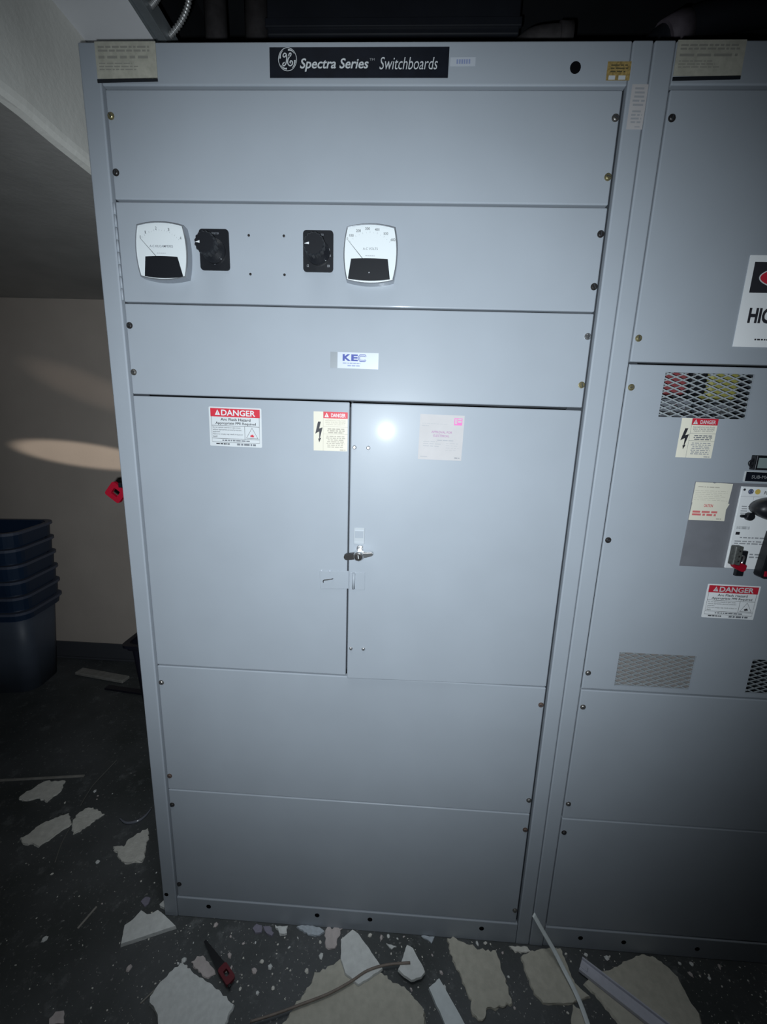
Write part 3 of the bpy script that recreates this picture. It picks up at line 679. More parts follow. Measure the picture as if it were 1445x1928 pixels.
# what shows behind the upper grille: phase sleeves and bus parts; behind the lower left one a barrier board
def part_box(name, dims, m, bev=0.004):
    b = bmesh.new(); box(b, *dims, bev); return obj(name, b, M[m], B)
part_box('red_bus_sleeve', (1.272, 1.362, 0.060, 0.110, 1.640, 1.705), 'redsleeve', 0.008); part_box('black_bus_sleeve', (1.366, 1.404, 0.056, 0.110, 1.640, 1.705), 'black', 0.008)
part_box('yellow_bus_sleeve', (1.410, 1.480, 0.060, 0.110, 1.632, 1.705), 'yellow', 0.008)
part_box('bus_bracket', (1.300, 1.380, 0.060, 0.120, 1.600, 1.630), 'interior'); part_box('bus_bracket', (1.425, 1.485, 0.070, 0.120, 1.598, 1.622), 'interior'); part_box('bus_link', (1.275, 1.480, 0.085, 0.125, 1.570, 1.596), 'interior')
for x, z in ((1.334, 1.612), (1.331, 1.598), (1.366, 1.607), (1.452, 1.606)):
    b = bmesh.new(); lathe_y(b, x, z, [(0.006, 0.075), (0.006, 0.050), (0.003, 0.046)], 6); obj('bus_bolt', b, M['chrome'], B)
b = bmesh.new(); box(b, 1.258, 1.480, 0.0165, 0.0195, 0.888, 1.010); obj('barrier_board', b, M['buffplate'], B)
# warning sign, labels
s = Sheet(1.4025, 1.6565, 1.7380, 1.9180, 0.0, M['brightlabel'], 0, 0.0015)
s.rect(0.045, 0.07, 0.955, 0.40, M['ink'], 1)
s.poly([(0.5 + 0.40 * math.cos(2 * math.pi * k / 40), 0.235 + 0.145 * math.sin(2 * math.pi * k / 40)) for k in range(40)], M['white'], 2)
s.poly([(0.5 + 0.39 * math.cos(2 * math.pi * k / 40), 0.235 + 0.130 * math.sin(2 * math.pi * k / 40)) for k in range(40)], M['red'], 3)
s.text('HIGH VOLTAGE', 0.076, 0.563, 0.90, 0.735, M['ink'], 0.042); s.greek(0.165, 0.905, 0.40, 0.925, 1, M['ink'], 0.9, 4)
s.build('warning_sign', q1, label='white high-voltage sign with red oval on black')
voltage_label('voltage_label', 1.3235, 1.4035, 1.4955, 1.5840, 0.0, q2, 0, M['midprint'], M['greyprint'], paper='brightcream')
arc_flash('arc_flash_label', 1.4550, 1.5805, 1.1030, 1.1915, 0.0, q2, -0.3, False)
# escutcheon, hanging paper tag, breaker
b = bmesh.new(); box(b, 1.3780, 1.7800, -0.0015, 0.0, 1.2345, 1.4410, 0.0005)
esc = obj('breaker_escutcheon', b, M['greyplate'], q2)
s = Sheet(1.3790, 1.4625, 1.3915, 1.4400, -0.0015, M['brightcream'], -0.4, 0.0012, [(0, 0), (0.45, 0.0), (0.5, 0.04), (0.56, 0), (1, 0.02), (0.98, 1), (0, 1)])
s.greek(0.08, 0.18, 0.85, 0.26, 1, M['creamprint'], 0.4, 2); s.greek(0.02, 0.36, 0.96, 0.90, 6, M['creamprint'], 0.12, 3); s.build('instruction_tag', esc)
s = Sheet(1.3780, 1.4640, 1.3500, 1.3925, -0.0018, M['brightcream'], 0, 0.0010, [(0.02, 0), (1, 0.02), (0.94, 0.35), (0.955, 1), (0.0, 1)])
s.text('CAUTION', 0.33, 0.08, 0.57, 0.24, M['red'], 0.02); s.greek(0.06, 0.44, 0.84, 0.76, 2, M['redfaint'], 0.7, 5); s.greek(0.72, 0.86, 0.86, 0.92, 1, M['creamprint'], 0.8, 1); s.build('caution_tag', esc, label='cream tag with red caution print')
b = bmesh.new(); box(b, 1.4820, 1.7400, -0.0060, -0.0015, 1.2360, 1.4345, 0.001)
brk = obj('circuit_breaker', b, M['brightlabel'], q2, label='white-faced circuit breaker with black handles')
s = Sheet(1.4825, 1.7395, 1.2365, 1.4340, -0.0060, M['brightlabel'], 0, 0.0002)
s.circle(0.022, 0.035, 0.0028, M['ink'], 1); s.circle(0.080, 0.055, 0.0062, M['ink'], 1); s.circle(0.080, 0.055, 0.0052, M['bluegrey'], 2); monogram(s, 0.080, 0.055, 0.018, 0.0235, M['ink'], 0.0008)
s.circle(0.140, 0.055, 0.0062, M['yellowdot'], 1); s.text('Power', 0.195, 0.045, 0.29, 0.085, M['ink'], 0.012, 0.22)
s.line([(0.0, 0.115), (1, 0.115)], 0.0006, M['greyprint'], 1); s.line([(0.115, 0.115), (0.115, 0.30)], 0.0006, M['greyprint'], 1)
s.greek(0.025, 0.22, 0.10, 0.33, 4, M['greyprint'], 0.4, 3, True)
for k in range(22): s.rect(0.025 + k * 0.0052, 0.475, 0.025 + k * 0.0052 + random.choice((0.0014, 0.0028)), 0.510, M['midprint'], 1)
s.rect(0.025, 0.545, 0.062, 0.580, M['ink'], 1); s.greek(0.07, 0.60, 0.36, 0.625, 1, M['greyprint'], 0.6, 4); s.greek(0.03, 0.645, 0.36, 0.70, 2, M['greyprint'], 0.5, 6); s.greek(0.19, 0.80, 0.34, 0.87, 2, M['greyprint'], 0.5, 7)
s.build('breaker_print', brk)
# oval manual charging handle, small push lever, long black operating handle with red end
b = bmesh.new()
oval = lambda k, cx, cz, rx, rz: [(cx + rx * k * math.cos(2 * math.pi * i / 32), cz + rz * k * math.sin(2 * math.pi * i / 32)) for i in range(32)]
def loft(b, rings, mi=0):
    for r0, r1 in zip(rings, rings[1:]):
        for i in range(len(r0)): 
            f = b.faces.new((r0[i], r0[(i + 1) % len(r0)], r1[(i + 1) % len(r0)], r1[i])); f.material_index = mi; f.smooth = True
    b.faces.new(rings[-1]).material_index = mi; b.faces.new(list(reversed(rings[0]))).material_index = mi
loft(b, [[b.verts.new((x, y, z)) for x, z in oval(k, 1.5570, 1.3880, 0.060, 0.0280)] for k, y in ((0.86, -0.006), (0.96, -0.022), (1.0, -0.032), (0.97, -0.042), (0.85, -0.050), (0.5, -0.055))])
obj('charging_handle', b, M['black'], brk)
b = bmesh.new(); lathe_y(b, 1.5090, 1.3650, [(0.0095, -0.006), (0.0095, -0.014), (0.0080, -0.016)], 20); box(b, 1.4890, 1.506, -0.012, -0.006, 1.3615, 1.3690, 0.0025)
obj('push_lever', b, M['black'], brk)
b = bmesh.new(); prism_y(b, [(1.5480, 1.2260), (1.5560, 1.2200), (1.5990, 1.2200), (1.5990, 1.3340), (1.5560, 1.3340)], -0.030, -0.006); bmesh.ops.bevel(b, geom=list(b.edges), offset=0.002, segments=2, affect='EDGES')
lev = obj('operating_handle', b, M['black'], brk)
b = bmesh.new(); box(b, 1.5535, 1.5960, -0.0325, -0.0295, 1.2270, 1.2400, 0.001); obj('handle_end', b, M['redplastic'], brk)
b = bmesh.new(); box(b, 1.5030, 1.5215, -0.0140, -0.0060, 1.2190, 1.2820, 0.0015); box(b, 1.497, 1.504, -0.012, -0.006, 1.262, 1.282, 0.001)
hb = obj('lockout_hasp', b, M['black'], brk)
b = bmesh.new(); lathe_y(b, 1.506, 1.2715, [(0.0022, -0.014), (0.0020, -0.0165)], 10); obj('hasp_pin', b, M['chrome'], hb)
# display bezel and name plate
b = bmesh.new(); box(b, 1.4925, 1.5900, -0.012, 0.0, 1.4735, 1.5065, 0.001)
bz = obj('display_unit', b, M['black'], q2)
s = Sheet(1.4925, 1.5900, 1.4735, 1.5065, -0.012, None); s.rect(0.075, 0.16, 0.93, 0.86, M['glass'], 1); s.line([(0.035, 0.02), (0.035, 0.98)], 0.0009, M['greyprint'], 1); s.build('display_window', bz)
b = bmesh.new(); tube(b, smoothline([(1.4930, -0.006, 1.497), (1.4875, -0.006, 1.492), (1.4860, -0.006, 1.4885), (1.4880, -0.006, 1.484), (1.4930, -0.006, 1.479)], 4), 0.0026, 8); obj('display_bail', b, M['black'], bz)
s = Sheet(1.4850, 1.6100, 1.4450, 1.4690, 0.0, M['label'], 0, 0.0016); s.rect(0.022, 0.05, 0.99, 0.95, M['plate'], 1); s.text('SUB-MAIN', 0.13, 0.35, 0.52, 0.66, M['greyprint'], 0.002)
s.build('sub_main_plate', q2, label='engraved black SUB-MAIN plate')

# padlock hanging in the lockout hasp
P = thing('padlock', 'weathered grey safety padlock with red bumper hanging on the breaker', 'padlock', (1.4930, -0.012, 1.244))
b = bmesh.new(); box(b, 1.4835, 1.5015, -0.024, -0.0065, 1.2480, 1.2950, 0.003, 3)
for z in (1.259, 1.271, 1.284): lathe_y(b, 1.4935, z, [(0.0022, -0.0235), (0.0022, -0.0248), (0.0014, -0.0252)], 10, 1)
obj('lock_body', b, [M['lockgrey'], M['darksteel']], P)
b = bmesh.new(); prism_y(b, [(1.4840, 1.2520), (1.4850, 1.2450), (1.4950, 1.2390), (1.5095, 1.2330), (1.5150, 1.2370), (1.5160, 1.2500), (1.5060, 1.2540), (1.5000, 1.2475)], -0.026, -0.0145)
bmesh.ops.bevel(b, geom=list(b.edges), offset=0.0015, segments=2, affect='EDGES'); obj('lock_bumper', b, M['redplastic'], P)
b = bmesh.new(); tube(b, smoothline([(1.4985, -0.0165, 1.268), (1.5045, -0.0180, 1.2715), (1.5105, -0.0180, 1.268), (1.5110, -0.0165, 1.258), (1.5085, -0.0165, 1.250)], 5), 0.0022, 8); obj('shackle', b, M['chrome'], P)

# red handled clamp gripping the cabinet's left side
R_ = thing('clamp', 'small red square-eyed clamp sticking out from the cabinet side', 'clamp', (-0.03, 0.06, 1.345))
cx, cz = -0.0625, 1.3485; T = about((cx, 0.06, cz), 'Y', 38)
b = bmesh.new()
o_ = [(cx - 0.0265, cz - 0.004), (cx - 0.0175, cz + 0.0205), (cx + 0.0225, cz + 0.0215), (cx + 0.0245, cz - 0.020), (cx - 0.010, cz - 0.0215)]
o_ = rrect(cx - 0.0225, cx + 0.0225, cz - 0.0215, cz + 0.0215, 0.006, 3); i_ = rrect(cx - 0.0095, cx + 0.0095, cz - 0.0090, cz + 0.0090, 0.002, 3)
rg4 = [[b.verts.new((x, y, z)) for x, z in o] for o, y in ((o_, 0.056), (o_, 0.066), (i_, 0.066), (i_, 0.056))]
n = len(o_)
for a, c in ((0, 1), (1, 2), (2, 3), (3, 0)):
    for i in range(n): b.faces.new((rg4[a][i], rg4[a][(i + 1) % n], rg4[c][(i + 1) % n], rg4[c][i]))
obj('clamp_handle', b, M['redplastic'], R_, xf=T)
b = bmesh.new(); box(b, -0.052, 0.0015, 0.054, 0.068, 1.362, 1.374, 0.002); box(b, -0.008, 0.0015, 0.046, 0.078, 1.340, 1.380, 0.002); obj('clamp_stem', b, M['black'], R_)

# ================================================================== overhead: duct, conduits
b = bmesh.new(); box(b, 0.235, 0.985, 0.50, 1.10, 2.683, 3.05, 0.004); box(b, 0.230, 0.990, 0.494, 0.506, 2.700, 2.722, 0.002)
tag(obj('duct', b, M['duct']), 'black sheet-metal duct box hung above the left switchboard section', 'duct')
def riser(x, y, r, label):
    t = thing('conduit', label, 'conduit', (x, y, 2.286))
    b = bmesh.new(); tube(b, [(x, y, 2.286), (x, y, 3.05)], r, 16); obj('tube', b, M['pipe'], t)
    b = bmesh.new(); tube(b, [(x, y, 2.286), (x, y, 2.31), ], r * 1.3, 16); tube(b, [(x, y, 2.60), (x, y, 2.66)], r * 1.18, 16); obj('coupling', b, M['pipe'], t)
riser(0.055, 0.56, 0.034, 'dark riser conduit nearest the pale soffit'); riser(0.165, 0.62, 0.038, 'dark riser conduit beside the black duct')
t = thing('conduit', 'dusty brown conduit elbow ending just right of the black duct', 'conduit', (0.945, 0.43, 2.286))
b = bmesh.new(); tube(b, smoothline([(0.955, 0.43, 2.286), (0.955, 0.43, 2.45), (0.962, 0.43, 2.535), (1.00, 0.43, 2.585), (1.05, 0.43, 2.597), (1.095, 0.43, 2.598)], 6), 0.045, 18); obj('tube', b, M['pipe'], t)
b = bmesh.new(); tube(b, [(1.075, 0.43, 2.598), (1.108, 0.43, 2.598)], 0.050, 18); obj('coupling', b, M['pipe'], t)
t = thing('conduit', 'dark conduit with pinkish coupling running right above the right section', 'conduit', (1.395, 0.45, 2.286))
b = bmesh.new(); tube(b, smoothline([(1.330, 0.47, 2.286), (1.330, 0.47, 2.48), (1.345, 0.47, 2.60), (1.42, 0.47, 2.665), (1.55, 0.47, 2.70), (1.9, 0.48, 2.74), (2.6, 0.50, 2.78)], 6), 0.036, 18); obj('tube', b, M['duct'], t)
b = bmesh.new(); tube(b, [(1.385, 0.47, 2.640), (1.440, 0.47, 2.672)], 0.046, 18); obj('coupling', b, M['pipepink'], t)
def flex(pts, label):
    q = smoothline(pts, 26); b = bmesh.new()
    tube(b, q, 0.0062, 10, rad=[0.0072 if (i // 2) % 2 else 0.0054 for i in range(len(q))])
    tag(obj('flexible_conduit', b, M['flex']), label, 'conduit', 'armoured cables by the soffit')
flex([(0.079, 0.215, 2.462), (0.112, 0.212, 2.490), (0.135, 0.21, 2.530), (0.142, 0.20, 2.58), (0.130, 0.20, 2.75), (0.10, 0.20, 3.05)], 'ribbed flexible conduit curving up from the soffit edge, right of its twin')
flex([(0.080, 0.135, 2.457), (0.094, 0.138, 2.474), (0.108, 0.142, 2.51), (0.125, 0.15, 2.66), (0.130, 0.16, 3.05)], 'ribbed flexible conduit nearest the top frame edge at the soffit')

# ================================================================== bins at the left
def tub_rings(cx, cy, rot, levels, r):
    out = []
    for hw, hd_, z in levels:
        out.append([(cx + x * math.cos(rot) - y * math.sin(rot), cy + x * math.sin(rot) + y * math.cos(rot), z) for x, y in rrect(-hw, hw, -hd_, hd_, min(r, hw * 0.6, hd_ * 0.6), 5)])
    return out
def tub(name, label, cat, cx, cy, rot, z0, h, tw, td, taper, r, body, rim, skirt, group=None, lip='binrim'):
    t = thing(name, label, cat, (cx, cy, z0), group); th = 0.004
    bw, bd = tw - taper, td - taper
    b = bmesh.new()
    rr = tub_rings(cx, cy, rot, [(bw, bd, z0), (tw - 0.006, td - 0.006, z0 + h - 0.004), (tw - 0.006 - th, td - 0.006 - th, z0 + h - 0.004), (bw - th, bd - th, z0 + th)], r)
    loft(b, [[b.verts.new(p) for p in ring] for ring in rr]); obj('tub', b, body, t)
    b = bmesh.new()
    rr = tub_rings(cx, cy, rot, [(tw - 0.004, td - 0.004, z0 + h - skirt), (tw + 0.006, td + 0.006, z0 + h - skirt), (tw + 0.010, td + 0.010, z0 + h - 0.016), (tw + 0.018, td + 0.018, z0 + h - 0.014), (tw + 0.018, td + 0.018, z0 + h), (tw - 0.004, td - 0.004, z0 + h)], r)
    rings = [[b.verts.new(p) for p in ring] for ring in rr]
    for r0, r1 in zip(rings, rings[1:] + rings[:1]):
        for i in range(len(r0)): b.faces.new((r0[i], r0[(i + 1) % len(r0)], r1[(i + 1) % len(r0)], r1[i]))
    for f in b.faces: f.material_index = 1 if f.calc_center_median().z > z0 + h - 0.0155 else 0
    obj('rim', b, [rim, M[lip]], t)
lab = ['slate grey bin at the bottom of the nested stack', 'dark blue bin second from the bottom of the nested stack', 'dark blue bin third from the bottom of the nested stack', 'dark blue bin third from the top of the nested stack', 'dark blue bin second from the top of the nested stack', 'dark blue bin topmost of the nested stack']
for k in range(6):
    tub('recycling_bin', lab[k], 'bin', -1.535, 1.085, math.radians(8), 0.088 * k, 0.500, 0.215, 0.155, 0.035, 0.07, M['bingrey'] if k == 0 else M['binblue'], M['binblue'], 0.078 if k else 0.05, 'nested bins by the back wall')
tub('waste_basket', 'black wastebasket on the floor behind the left edge of the switchboard', 'bin', -0.395, 0.865, 0.0, 0.0, 0.52, 0.150, 0.180, 0.035, 0.03, M['binblack'], M['binblack'], 0.03, lip='binblack')

# ================================================================== debris on the floor
POLY = {
'A': (0.006, [(-0.820, 0.352), (-0.815, 0.373), (-0.800, 0.388), (-0.794, 0.414), (-0.778, 0.432), (-0.698, 0.442), (-0.683, 0.412), (-0.681, 0.384), (-0.688, 0.359), (-0.691, 0.340), (-0.738, 0.355), (-0.761, 0.346), (-0.795, 0.339)]),
'B': (0.006, [(-0.664, 0.192), (-0.647, 0.207), (-0.639, 0.242), (-0.616, 0.262), (-0.600, 0.278), (-0.566, 0.301), (-0.524, 0.260), (-0.534, 0.241), (-0.548, 0.217), (-0.562, 0.188), (-0.569, 0.167), (-0.608, 0.176), (-0.643, 0.178)]),
'C': (0.006, [(-0.528, 0.274), (-0.528, 0.299), (-0.509, 0.328), (-0.467, 0.325), (-0.426, 0.307), (-0.446, 0.277), (-0.458, 0.256), (-0.468, 0.234), (-0.484, 0.219)]),
'D': (0.008, [(-0.303, 0.184), (-0.266, 0.187), (-0.267, 0.214), (-0.251, 0.232), (-0.221, 0.261), (-0.198, 0.230), (-0.180, 0.182), (-0.170, 0.162), (-0.169, 0.143), (-0.195, 0.142), (-0.209, 0.135), (-0.234, 0.140), (-0.266, 0.155), (-0.272, 0.167), (-0.293, 0.174)]),
'E': (0.012, [(-0.103, -0.046), (-0.088, -0.030), (-0.077, -0.004), (-0.052, -0.013), (-0.039, -0.011), (-0.025, 0.001), (0.010, -0.014), (0.055, -0.037), (-0.004, -0.060), (-0.083, -0.092)]),
'purple': (0.004, [(-0.097, 0.025), (-0.090, 0.039), (-0.071, 0.036), (-0.069, 0.021), (-0.076, 0.012)]),
'white': (0.008, [(-0.031, 0.019), (-0.023, 0.032), (-0.010, 0.010)]),
'pinkbot': (0.004, [(-0.166, -0.250), (-0.160, -0.236), (-0.140, -0.233), (-0.121, -0.256), (-0.158, -0.259)]),
'G': (0.013, [(0.095, -0.145), (0.114, -0.123), (0.149, -0.132), (0.203, -0.155), (0.252, -0.171), (0.304, -0.197), (0.298, -0.213), (0.296, -0.234), (0.291, -0.258), (0.140, -0.268), (0.105, -0.225), (0.076, -0.207), (0.071, -0.196), (0.078, -0.174)]),
'H': (0.004, [(0.142, -0.114), (0.152, -0.100), (0.177, -0.102), (0.207, -0.120), (0.223, -0.135), (0.197, -0.143), (0.174, -0.132)]),
'b1': (0.006, [(0.290, -0.023), (0.298, -0.011), (0.317, -0.014), (0.321, -0.031), (0.303, -0.034)]),
'b2': (0.006, [(0.320, -0.016), (0.341, -0.014), (0.359, -0.030), (0.355, -0.038), (0.331, -0.028)]),
'b3': (0.008, [(0.356, -0.011), (0.373, -0.013), (0.397, -0.010), (0.400, -0.029), (0.379, -0.033)]),
'b4': (0.006, [(0.425, -0.009), (0.458, -0.003), (0.496, -0.006), (0.514, -0.016), (0.500, -0.026), (0.464, -0.027)]),
'I': (0.022, [(0.568, -0.041), (0.600, -0.014), (0.619, -0.023), (0.658, -0.060), (0.686, -0.089), (0.698, -0.101), (0.667, -0.121), (0.632, -0.140), (0.592, -0.118), (0.575, -0.089)]),
'I2': (0.012, [(0.441, -0.225), (0.463, -0.190), (0.495, -0.147), (0.503, -0.118), (0.546, -0.099), (0.574, -0.080), (0.612, -0.111), (0.698, -0.105), (0.730, -0.125), (0.763, -0.132), (0.791, -0.155), (0.811, -0.171), (0.815, -0.201), (0.812, -0.223), (0.432, -0.246)]),
'J': (0.008, [(0.768, -0.042), (0.786, -0.048), (0.807, -0.079), (0.820, -0.101), (0.809, -0.112), (0.780, -0.121), (0.759, -0.112), (0.742, -0.100), (0.751, -0.083)]),
'K': (0.01, [(0.829, -0.127), (0.860, -0.105), (0.920, -0.194), (0.933, -0.217), (0.884, -0.220), (0.867, -0.197)]),
'c1': (0.004, [(0.515, -0.026), (0.518, -0.005), (0.567, -0.002), (0.561, -0.023), (0.552, -0.053), (0.525, -0.054)]),
'c2': (0.004, [(0.706, -0.031), (0.737, -0.037), (0.724, -0.045)]),
'c3': (0.004, [(0.814, -0.006), (0.855, -0.005), (0.845, -0.022)]),
'L': (0.006, [(0.893, -0.007), (0.920, -0.005), (0.960, -0.019), (0.990, -0.029), (1.038, -0.028), (1.043, -0.068), (1.053, -0.093), (1.057, -0.143), (1.014, -0.155), (0.981, -0.161), (0.975, -0.177), (0.959, -0.182), (0.941, -0.162), (0.947, -0.143), (0.937, -0.130), (0.923, -0.091), (0.909, -0.066), (0.899, -0.035)]),
'M': (0.006, [(1.111, -0.037), (1.139, -0.024), (1.184, -0.013), (1.237, -0.009), (1.243, -0.055), (1.249, -0.090), (1.280, -0.115), (1.226, -0.131), (1.143, -0.137), (1.124, -0.118), (1.114, -0.074)]),
'M2': (0.004, [(1.225, -0.133), (1.245, -0.146), (1.251, -0.167), (1.243, -0.193), (1.194, -0.196)]),
'N': (0.02, [(1.250, -0.057), (1.288, -0.039), (1.338, -0.075), (1.400, -0.114), (1.454, -0.162), (1.489, -0.195), (1.429, -0.199), (1.387, -0.167), (1.326, -0.126), (1.268, -0.087)]),
'O': (0.006, [(1.335, -0.057), (1.372, -0.049), (1.423, -0.027), (1.480, -0.008), (1.518, -0.013), (1.540, -0.033), (1.558, -0.055), (1.558, -0.085), (1.558, -0.113), (1.565, -0.131), (1.558, -0.149), (1.546, -0.175), (1.351, -0.187), (1.334, -0.163), (1.306, -0.120), (1.275, -0.088)]),
'Q': (0.005, [(1.080, -0.014), (1.136, -0.013), (1.146, -0.023), (1.097, -0.027)]),
}
def ragged(pts, amp, seed, cuts=3):
    rg = random.Random(seed); out = []
    for i, p in enumerate(pts):
        q = pts[(i + 1) % len(pts)]; d = Vector((q[0] - p[0], q[1] - p[1])); L_ = d.length
        out.append(Vector((p[0], p[1])))
        n = max(1, min(cuts, int(L_ / 0.007)))
        nn = Vector((-d.y, d.x)).normalized() if L_ > 0 else Vector((0, 0))
        for k in range(1, n): out.append(Vector(p) + d * (k / n) + nn * rg.uniform(-amp, amp))
    return out
def slab(name, key, label, cat, m, z0=0.0, amp=0.0018, group=None, t=None):
    th, pts = POLY[key]; th = t or th
    P_ = ragged(pts, amp, sum(map(ord, key)), 6)
    c = sum(P_, Vector((0, 0))) / len(P_); rg = random.Random(len(P_)); b = bmesh.new()
    lv = [(1.0 + 0.02 * rg.random(), 0.0), (1.0, th * 0.55), (0.985, th)]
    rings = []
    for k, z in lv: rings.append([b.verts.new((c.x + (p.x - c.x) * k + rg.uniform(-1, 1) * amp * 0.3, c.y + (p.y - c.y) * k + rg.uniform(-1, 1) * amp * 0.3, z0 + z + 0.0004)) for p in P_])
    n = len(P_)
    for r0, r1 in zip(rings, rings[1:]):
        for i in range(n): b.faces.new((r0[i], r0[(i + 1) % n], r1[(i + 1) % n], r1[i]))
    for ring in (rings[0], rings[-1]):
        f = b.faces.new(ring)
    bmesh.ops.triangulate(b, faces=[f for f in b.faces if len(f.verts) > 4])
    return tag(obj(name, b, m), label, cat, group)
PZ, BD = 'plaster_piece', 'board_piece'
slab(PZ, 'A', 'ragged plaster piece beneath the thin stick, farthest left on the floor', 'debris', M['plaster'], amp=0.0042)
slab(PZ, 'B', 'long ragged plaster piece, left half of a broken pair', 'debris', M['plaster'], amp=0.0042)
slab(PZ, 'C', 'ragged plaster piece, right half of a broken pair', 'debris', M['plaster'], amp=0.0042)
slab(PZ, 'D', 'crumpled pointed plaster piece close to the cabinet left edge', 'debris', M['plaster'], amp=0.004)
slab(BD, 'E', 'pale cut board offcut with straight front edge at the cabinet corner', 'debris', M['board'], amp=0.0006)
slab(BD, 'G', 'large square ceiling-board piece beside the small red-handled saw', 'debris', M['board'], amp=0.003)
slab(PZ, 'H', 'pinkish plaster flake under the saw blade', 'debris', M['pinkboard'], amp=0.004)
slab(BD, 'I2', 'big tan ceiling-board slab at the bottom centre under the brown cable', 'debris', M['tanboard'], amp=0.004)
slab(BD, 'I', 'pale triangular board lying on top of the big tan slab', 'debris', M['board'], 0.0125, amp=0.001, t=0.008)
slab(BD, 'J', 'small white triangular board piece at the cable end', 'debris', M['board'], 0.0125, amp=0.0012)
slab(BD, 'L', 'tan paper-faced board strip with torn lower end, before the cabinet seam', 'debris', M['tanboard'], amp=0.004)
slab(BD, 'M', 'tan board square under the leaning white strip', 'debris', M['tanboard'], amp=0.002)
slab(BD, 'M2', 'tan board scrap at the bottom edge below the leaning strip', 'debris', M['tanboard'])
slab(BD, 'O', 'large tan rounded board piece under the pale channel at bottom right', 'debris', M['tanboard'], amp=0.002)
slab('trim_strip', 'K', 'short white trim strip with a broken end pointing up from the bottom edge', 'trim strip', M['whitevinyl'], amp=0.001, group='loose trim')
slab(PZ, 'b1', 'greyish flake by the kick plate, leftmost of three', 'debris', M['mauvechip'])
slab(PZ, 'b2', 'greyish flake by the kick plate, middle of three', 'debris', M['mauvechip'])
slab(PZ, 'b3', 'pale crumbly flake by the kick plate, rightmost of three', 'debris', M['board'], amp=0.003)
slab('paint_flake', 'b4', 'long blue-grey oval paint flake against the kick plate', 'debris', M['bluechip'])
slab('paint_flake', 'c3', 'small blue-grey paint flake against the kick plate right of centre', 'debris', M['bluechip'])
slab(PZ, 'c1', 'crumbled pinkish plaster beside the pale triangular board', 'debris', M['pinkboard'], amp=0.005)
slab(PZ, 'c2', 'small flat crumb between the two triangular boards', 'debris', M['board'])
slab(PZ, 'Q', 'pale plaster sliver below the cabinet seam', 'debris', M['plaster'], amp=0.003)
slab('paint_flake', 'purple', 'mauve-grey flake behind the pale cut board', 'debris', M['mauvechip'])
slab(PZ, 'white', 'bright white chip at the foot of the left frame rail', 'debris', M['board'])
slab(PZ, 'pinkbot', 'pinkish plaster chip at the bottom edge, far left', 'debris', M['pinkboard'])

def tubething(name, label, cat, pts, r, m, n=8, group=None):
    b = bmesh.new(); tube(b, pts, r, n); return tag(obj(name, b, M[m]), label, cat, group)
def lath(name, label, cat, p0, p1, wd, th, m, z0=0.0):
    a, c = Vector((*p0, 0)), Vector((*p1, 0)); d = c - a; b = bmesh.new()
    box(b, 0, d.length, -wd / 2, wd / 2, 0, th, min(wd, th) * 0.15, 1)
    bmesh.ops.transform(b, matrix=Matrix.Translation((a.x, a.y, z0 + 0.0004)) @ Matrix.Rotation(math.atan2(d.y, d.x), 4, 'Z'), verts=b.verts)
    return tag(obj(name, b, M[m]), label, cat)
lath('wood_stick', 'thin pale wooden stick lying at the left edge of the floor', 'stick', (-1.10, 0.403), (-0.638, 0.472), 0.010, 0.006, 'wood')
lath('wood_stick', 'short splinter lying alone on the floor left of the cut board', 'stick', (-0.243, -0.058), (-0.228, 0.002), 0.006, 0.004, 'wood')
lath('wood_plank', 'pale plank offcut on the floor by the back wall', 'plank', (-1.235, 1.19), (-0.90, 1.135), 0.055, 0.018, 'wood')
lath('wood_plank', 'dark narrow batten on the floor near the wastebasket', 'plank', (-0.965, 1.06), (-0.70, 1.03), 0.035, 0.012, 'binblack')
lath('wood_stick', 'tiny splinter at the left corner of the large square board', 'stick', (0.050, -0.206), (0.072, -0.178), 0.004, 0.003, 'wood')
def onfloor(pts, z): return smoothline([(x, y, z) for x, y in pts], 6)
tubething('wire', 'thin grey wire curving across the floor behind the plaster pieces', 'wire', onfloor([(-0.554, 0.565), (-0.559, 0.496), (-0.563, 0.431), (-0.555, 0.378), (-0.543, 0.332)], 0.0078), 0.0018, 'greywire')
tubething('wire', 'thin grey wire end in front of the broken plaster pair', 'wire', onfloor([(-0.517, 0.247), (-0.500, 0.187), (-0.469, 0.121)], 0.0022), 0.0018, 'greywire')
tubething('cable', 'brown sheathed cable lying across the big tan slab', 'cable', onfloor([(0.36, -0.232), (0.422, -0.213), (0.476, -0.194), (0.550, -0.167), (0.607, -0.139), (0.654, -0.111), (0.709, -0.094), (0.777, -0.085)], 0.0235), 0.0032, 'brownwire')
# curved clear plastic scrap
b = bmesh.new(); q = smoothline([(-0.356, 0.296, 0), (-0.320, 0.281, 0), (-0.284, 0.290, 0), (-0.266, 0.312, 0), (-0.260, 0.341, 0)], 5); rr = []
for i, p in enumerate(q):
    k = i / (len(q) - 1); wdt = 0.006 * math.sin(math.pi * min(max(k, 0.08), 0.92)) + 0.002; d = (q[min(i + 1, len(q) - 1)] - q[max(i - 1, 0)]).normalized(); s_ = Vector((-d.y, d.x, 0)) * wdt
    rr.append([b.verts.new(p + s_ + Vector((0, 0, 0.0005))), b.verts.new(p - s_ + Vector((0, 0, 0.0005))), b.verts.new(p - s_ * 0.8 + Vector((0, 0, 0.009))), b.verts.new(p + s_ * 0.8 + Vector((0, 0, 0.004)))])
loft(b, rr); tag(obj('plastic_scrap', b, M['clear']), 'curved cloudy plastic scrap near the cabinet left edge', 'debris')
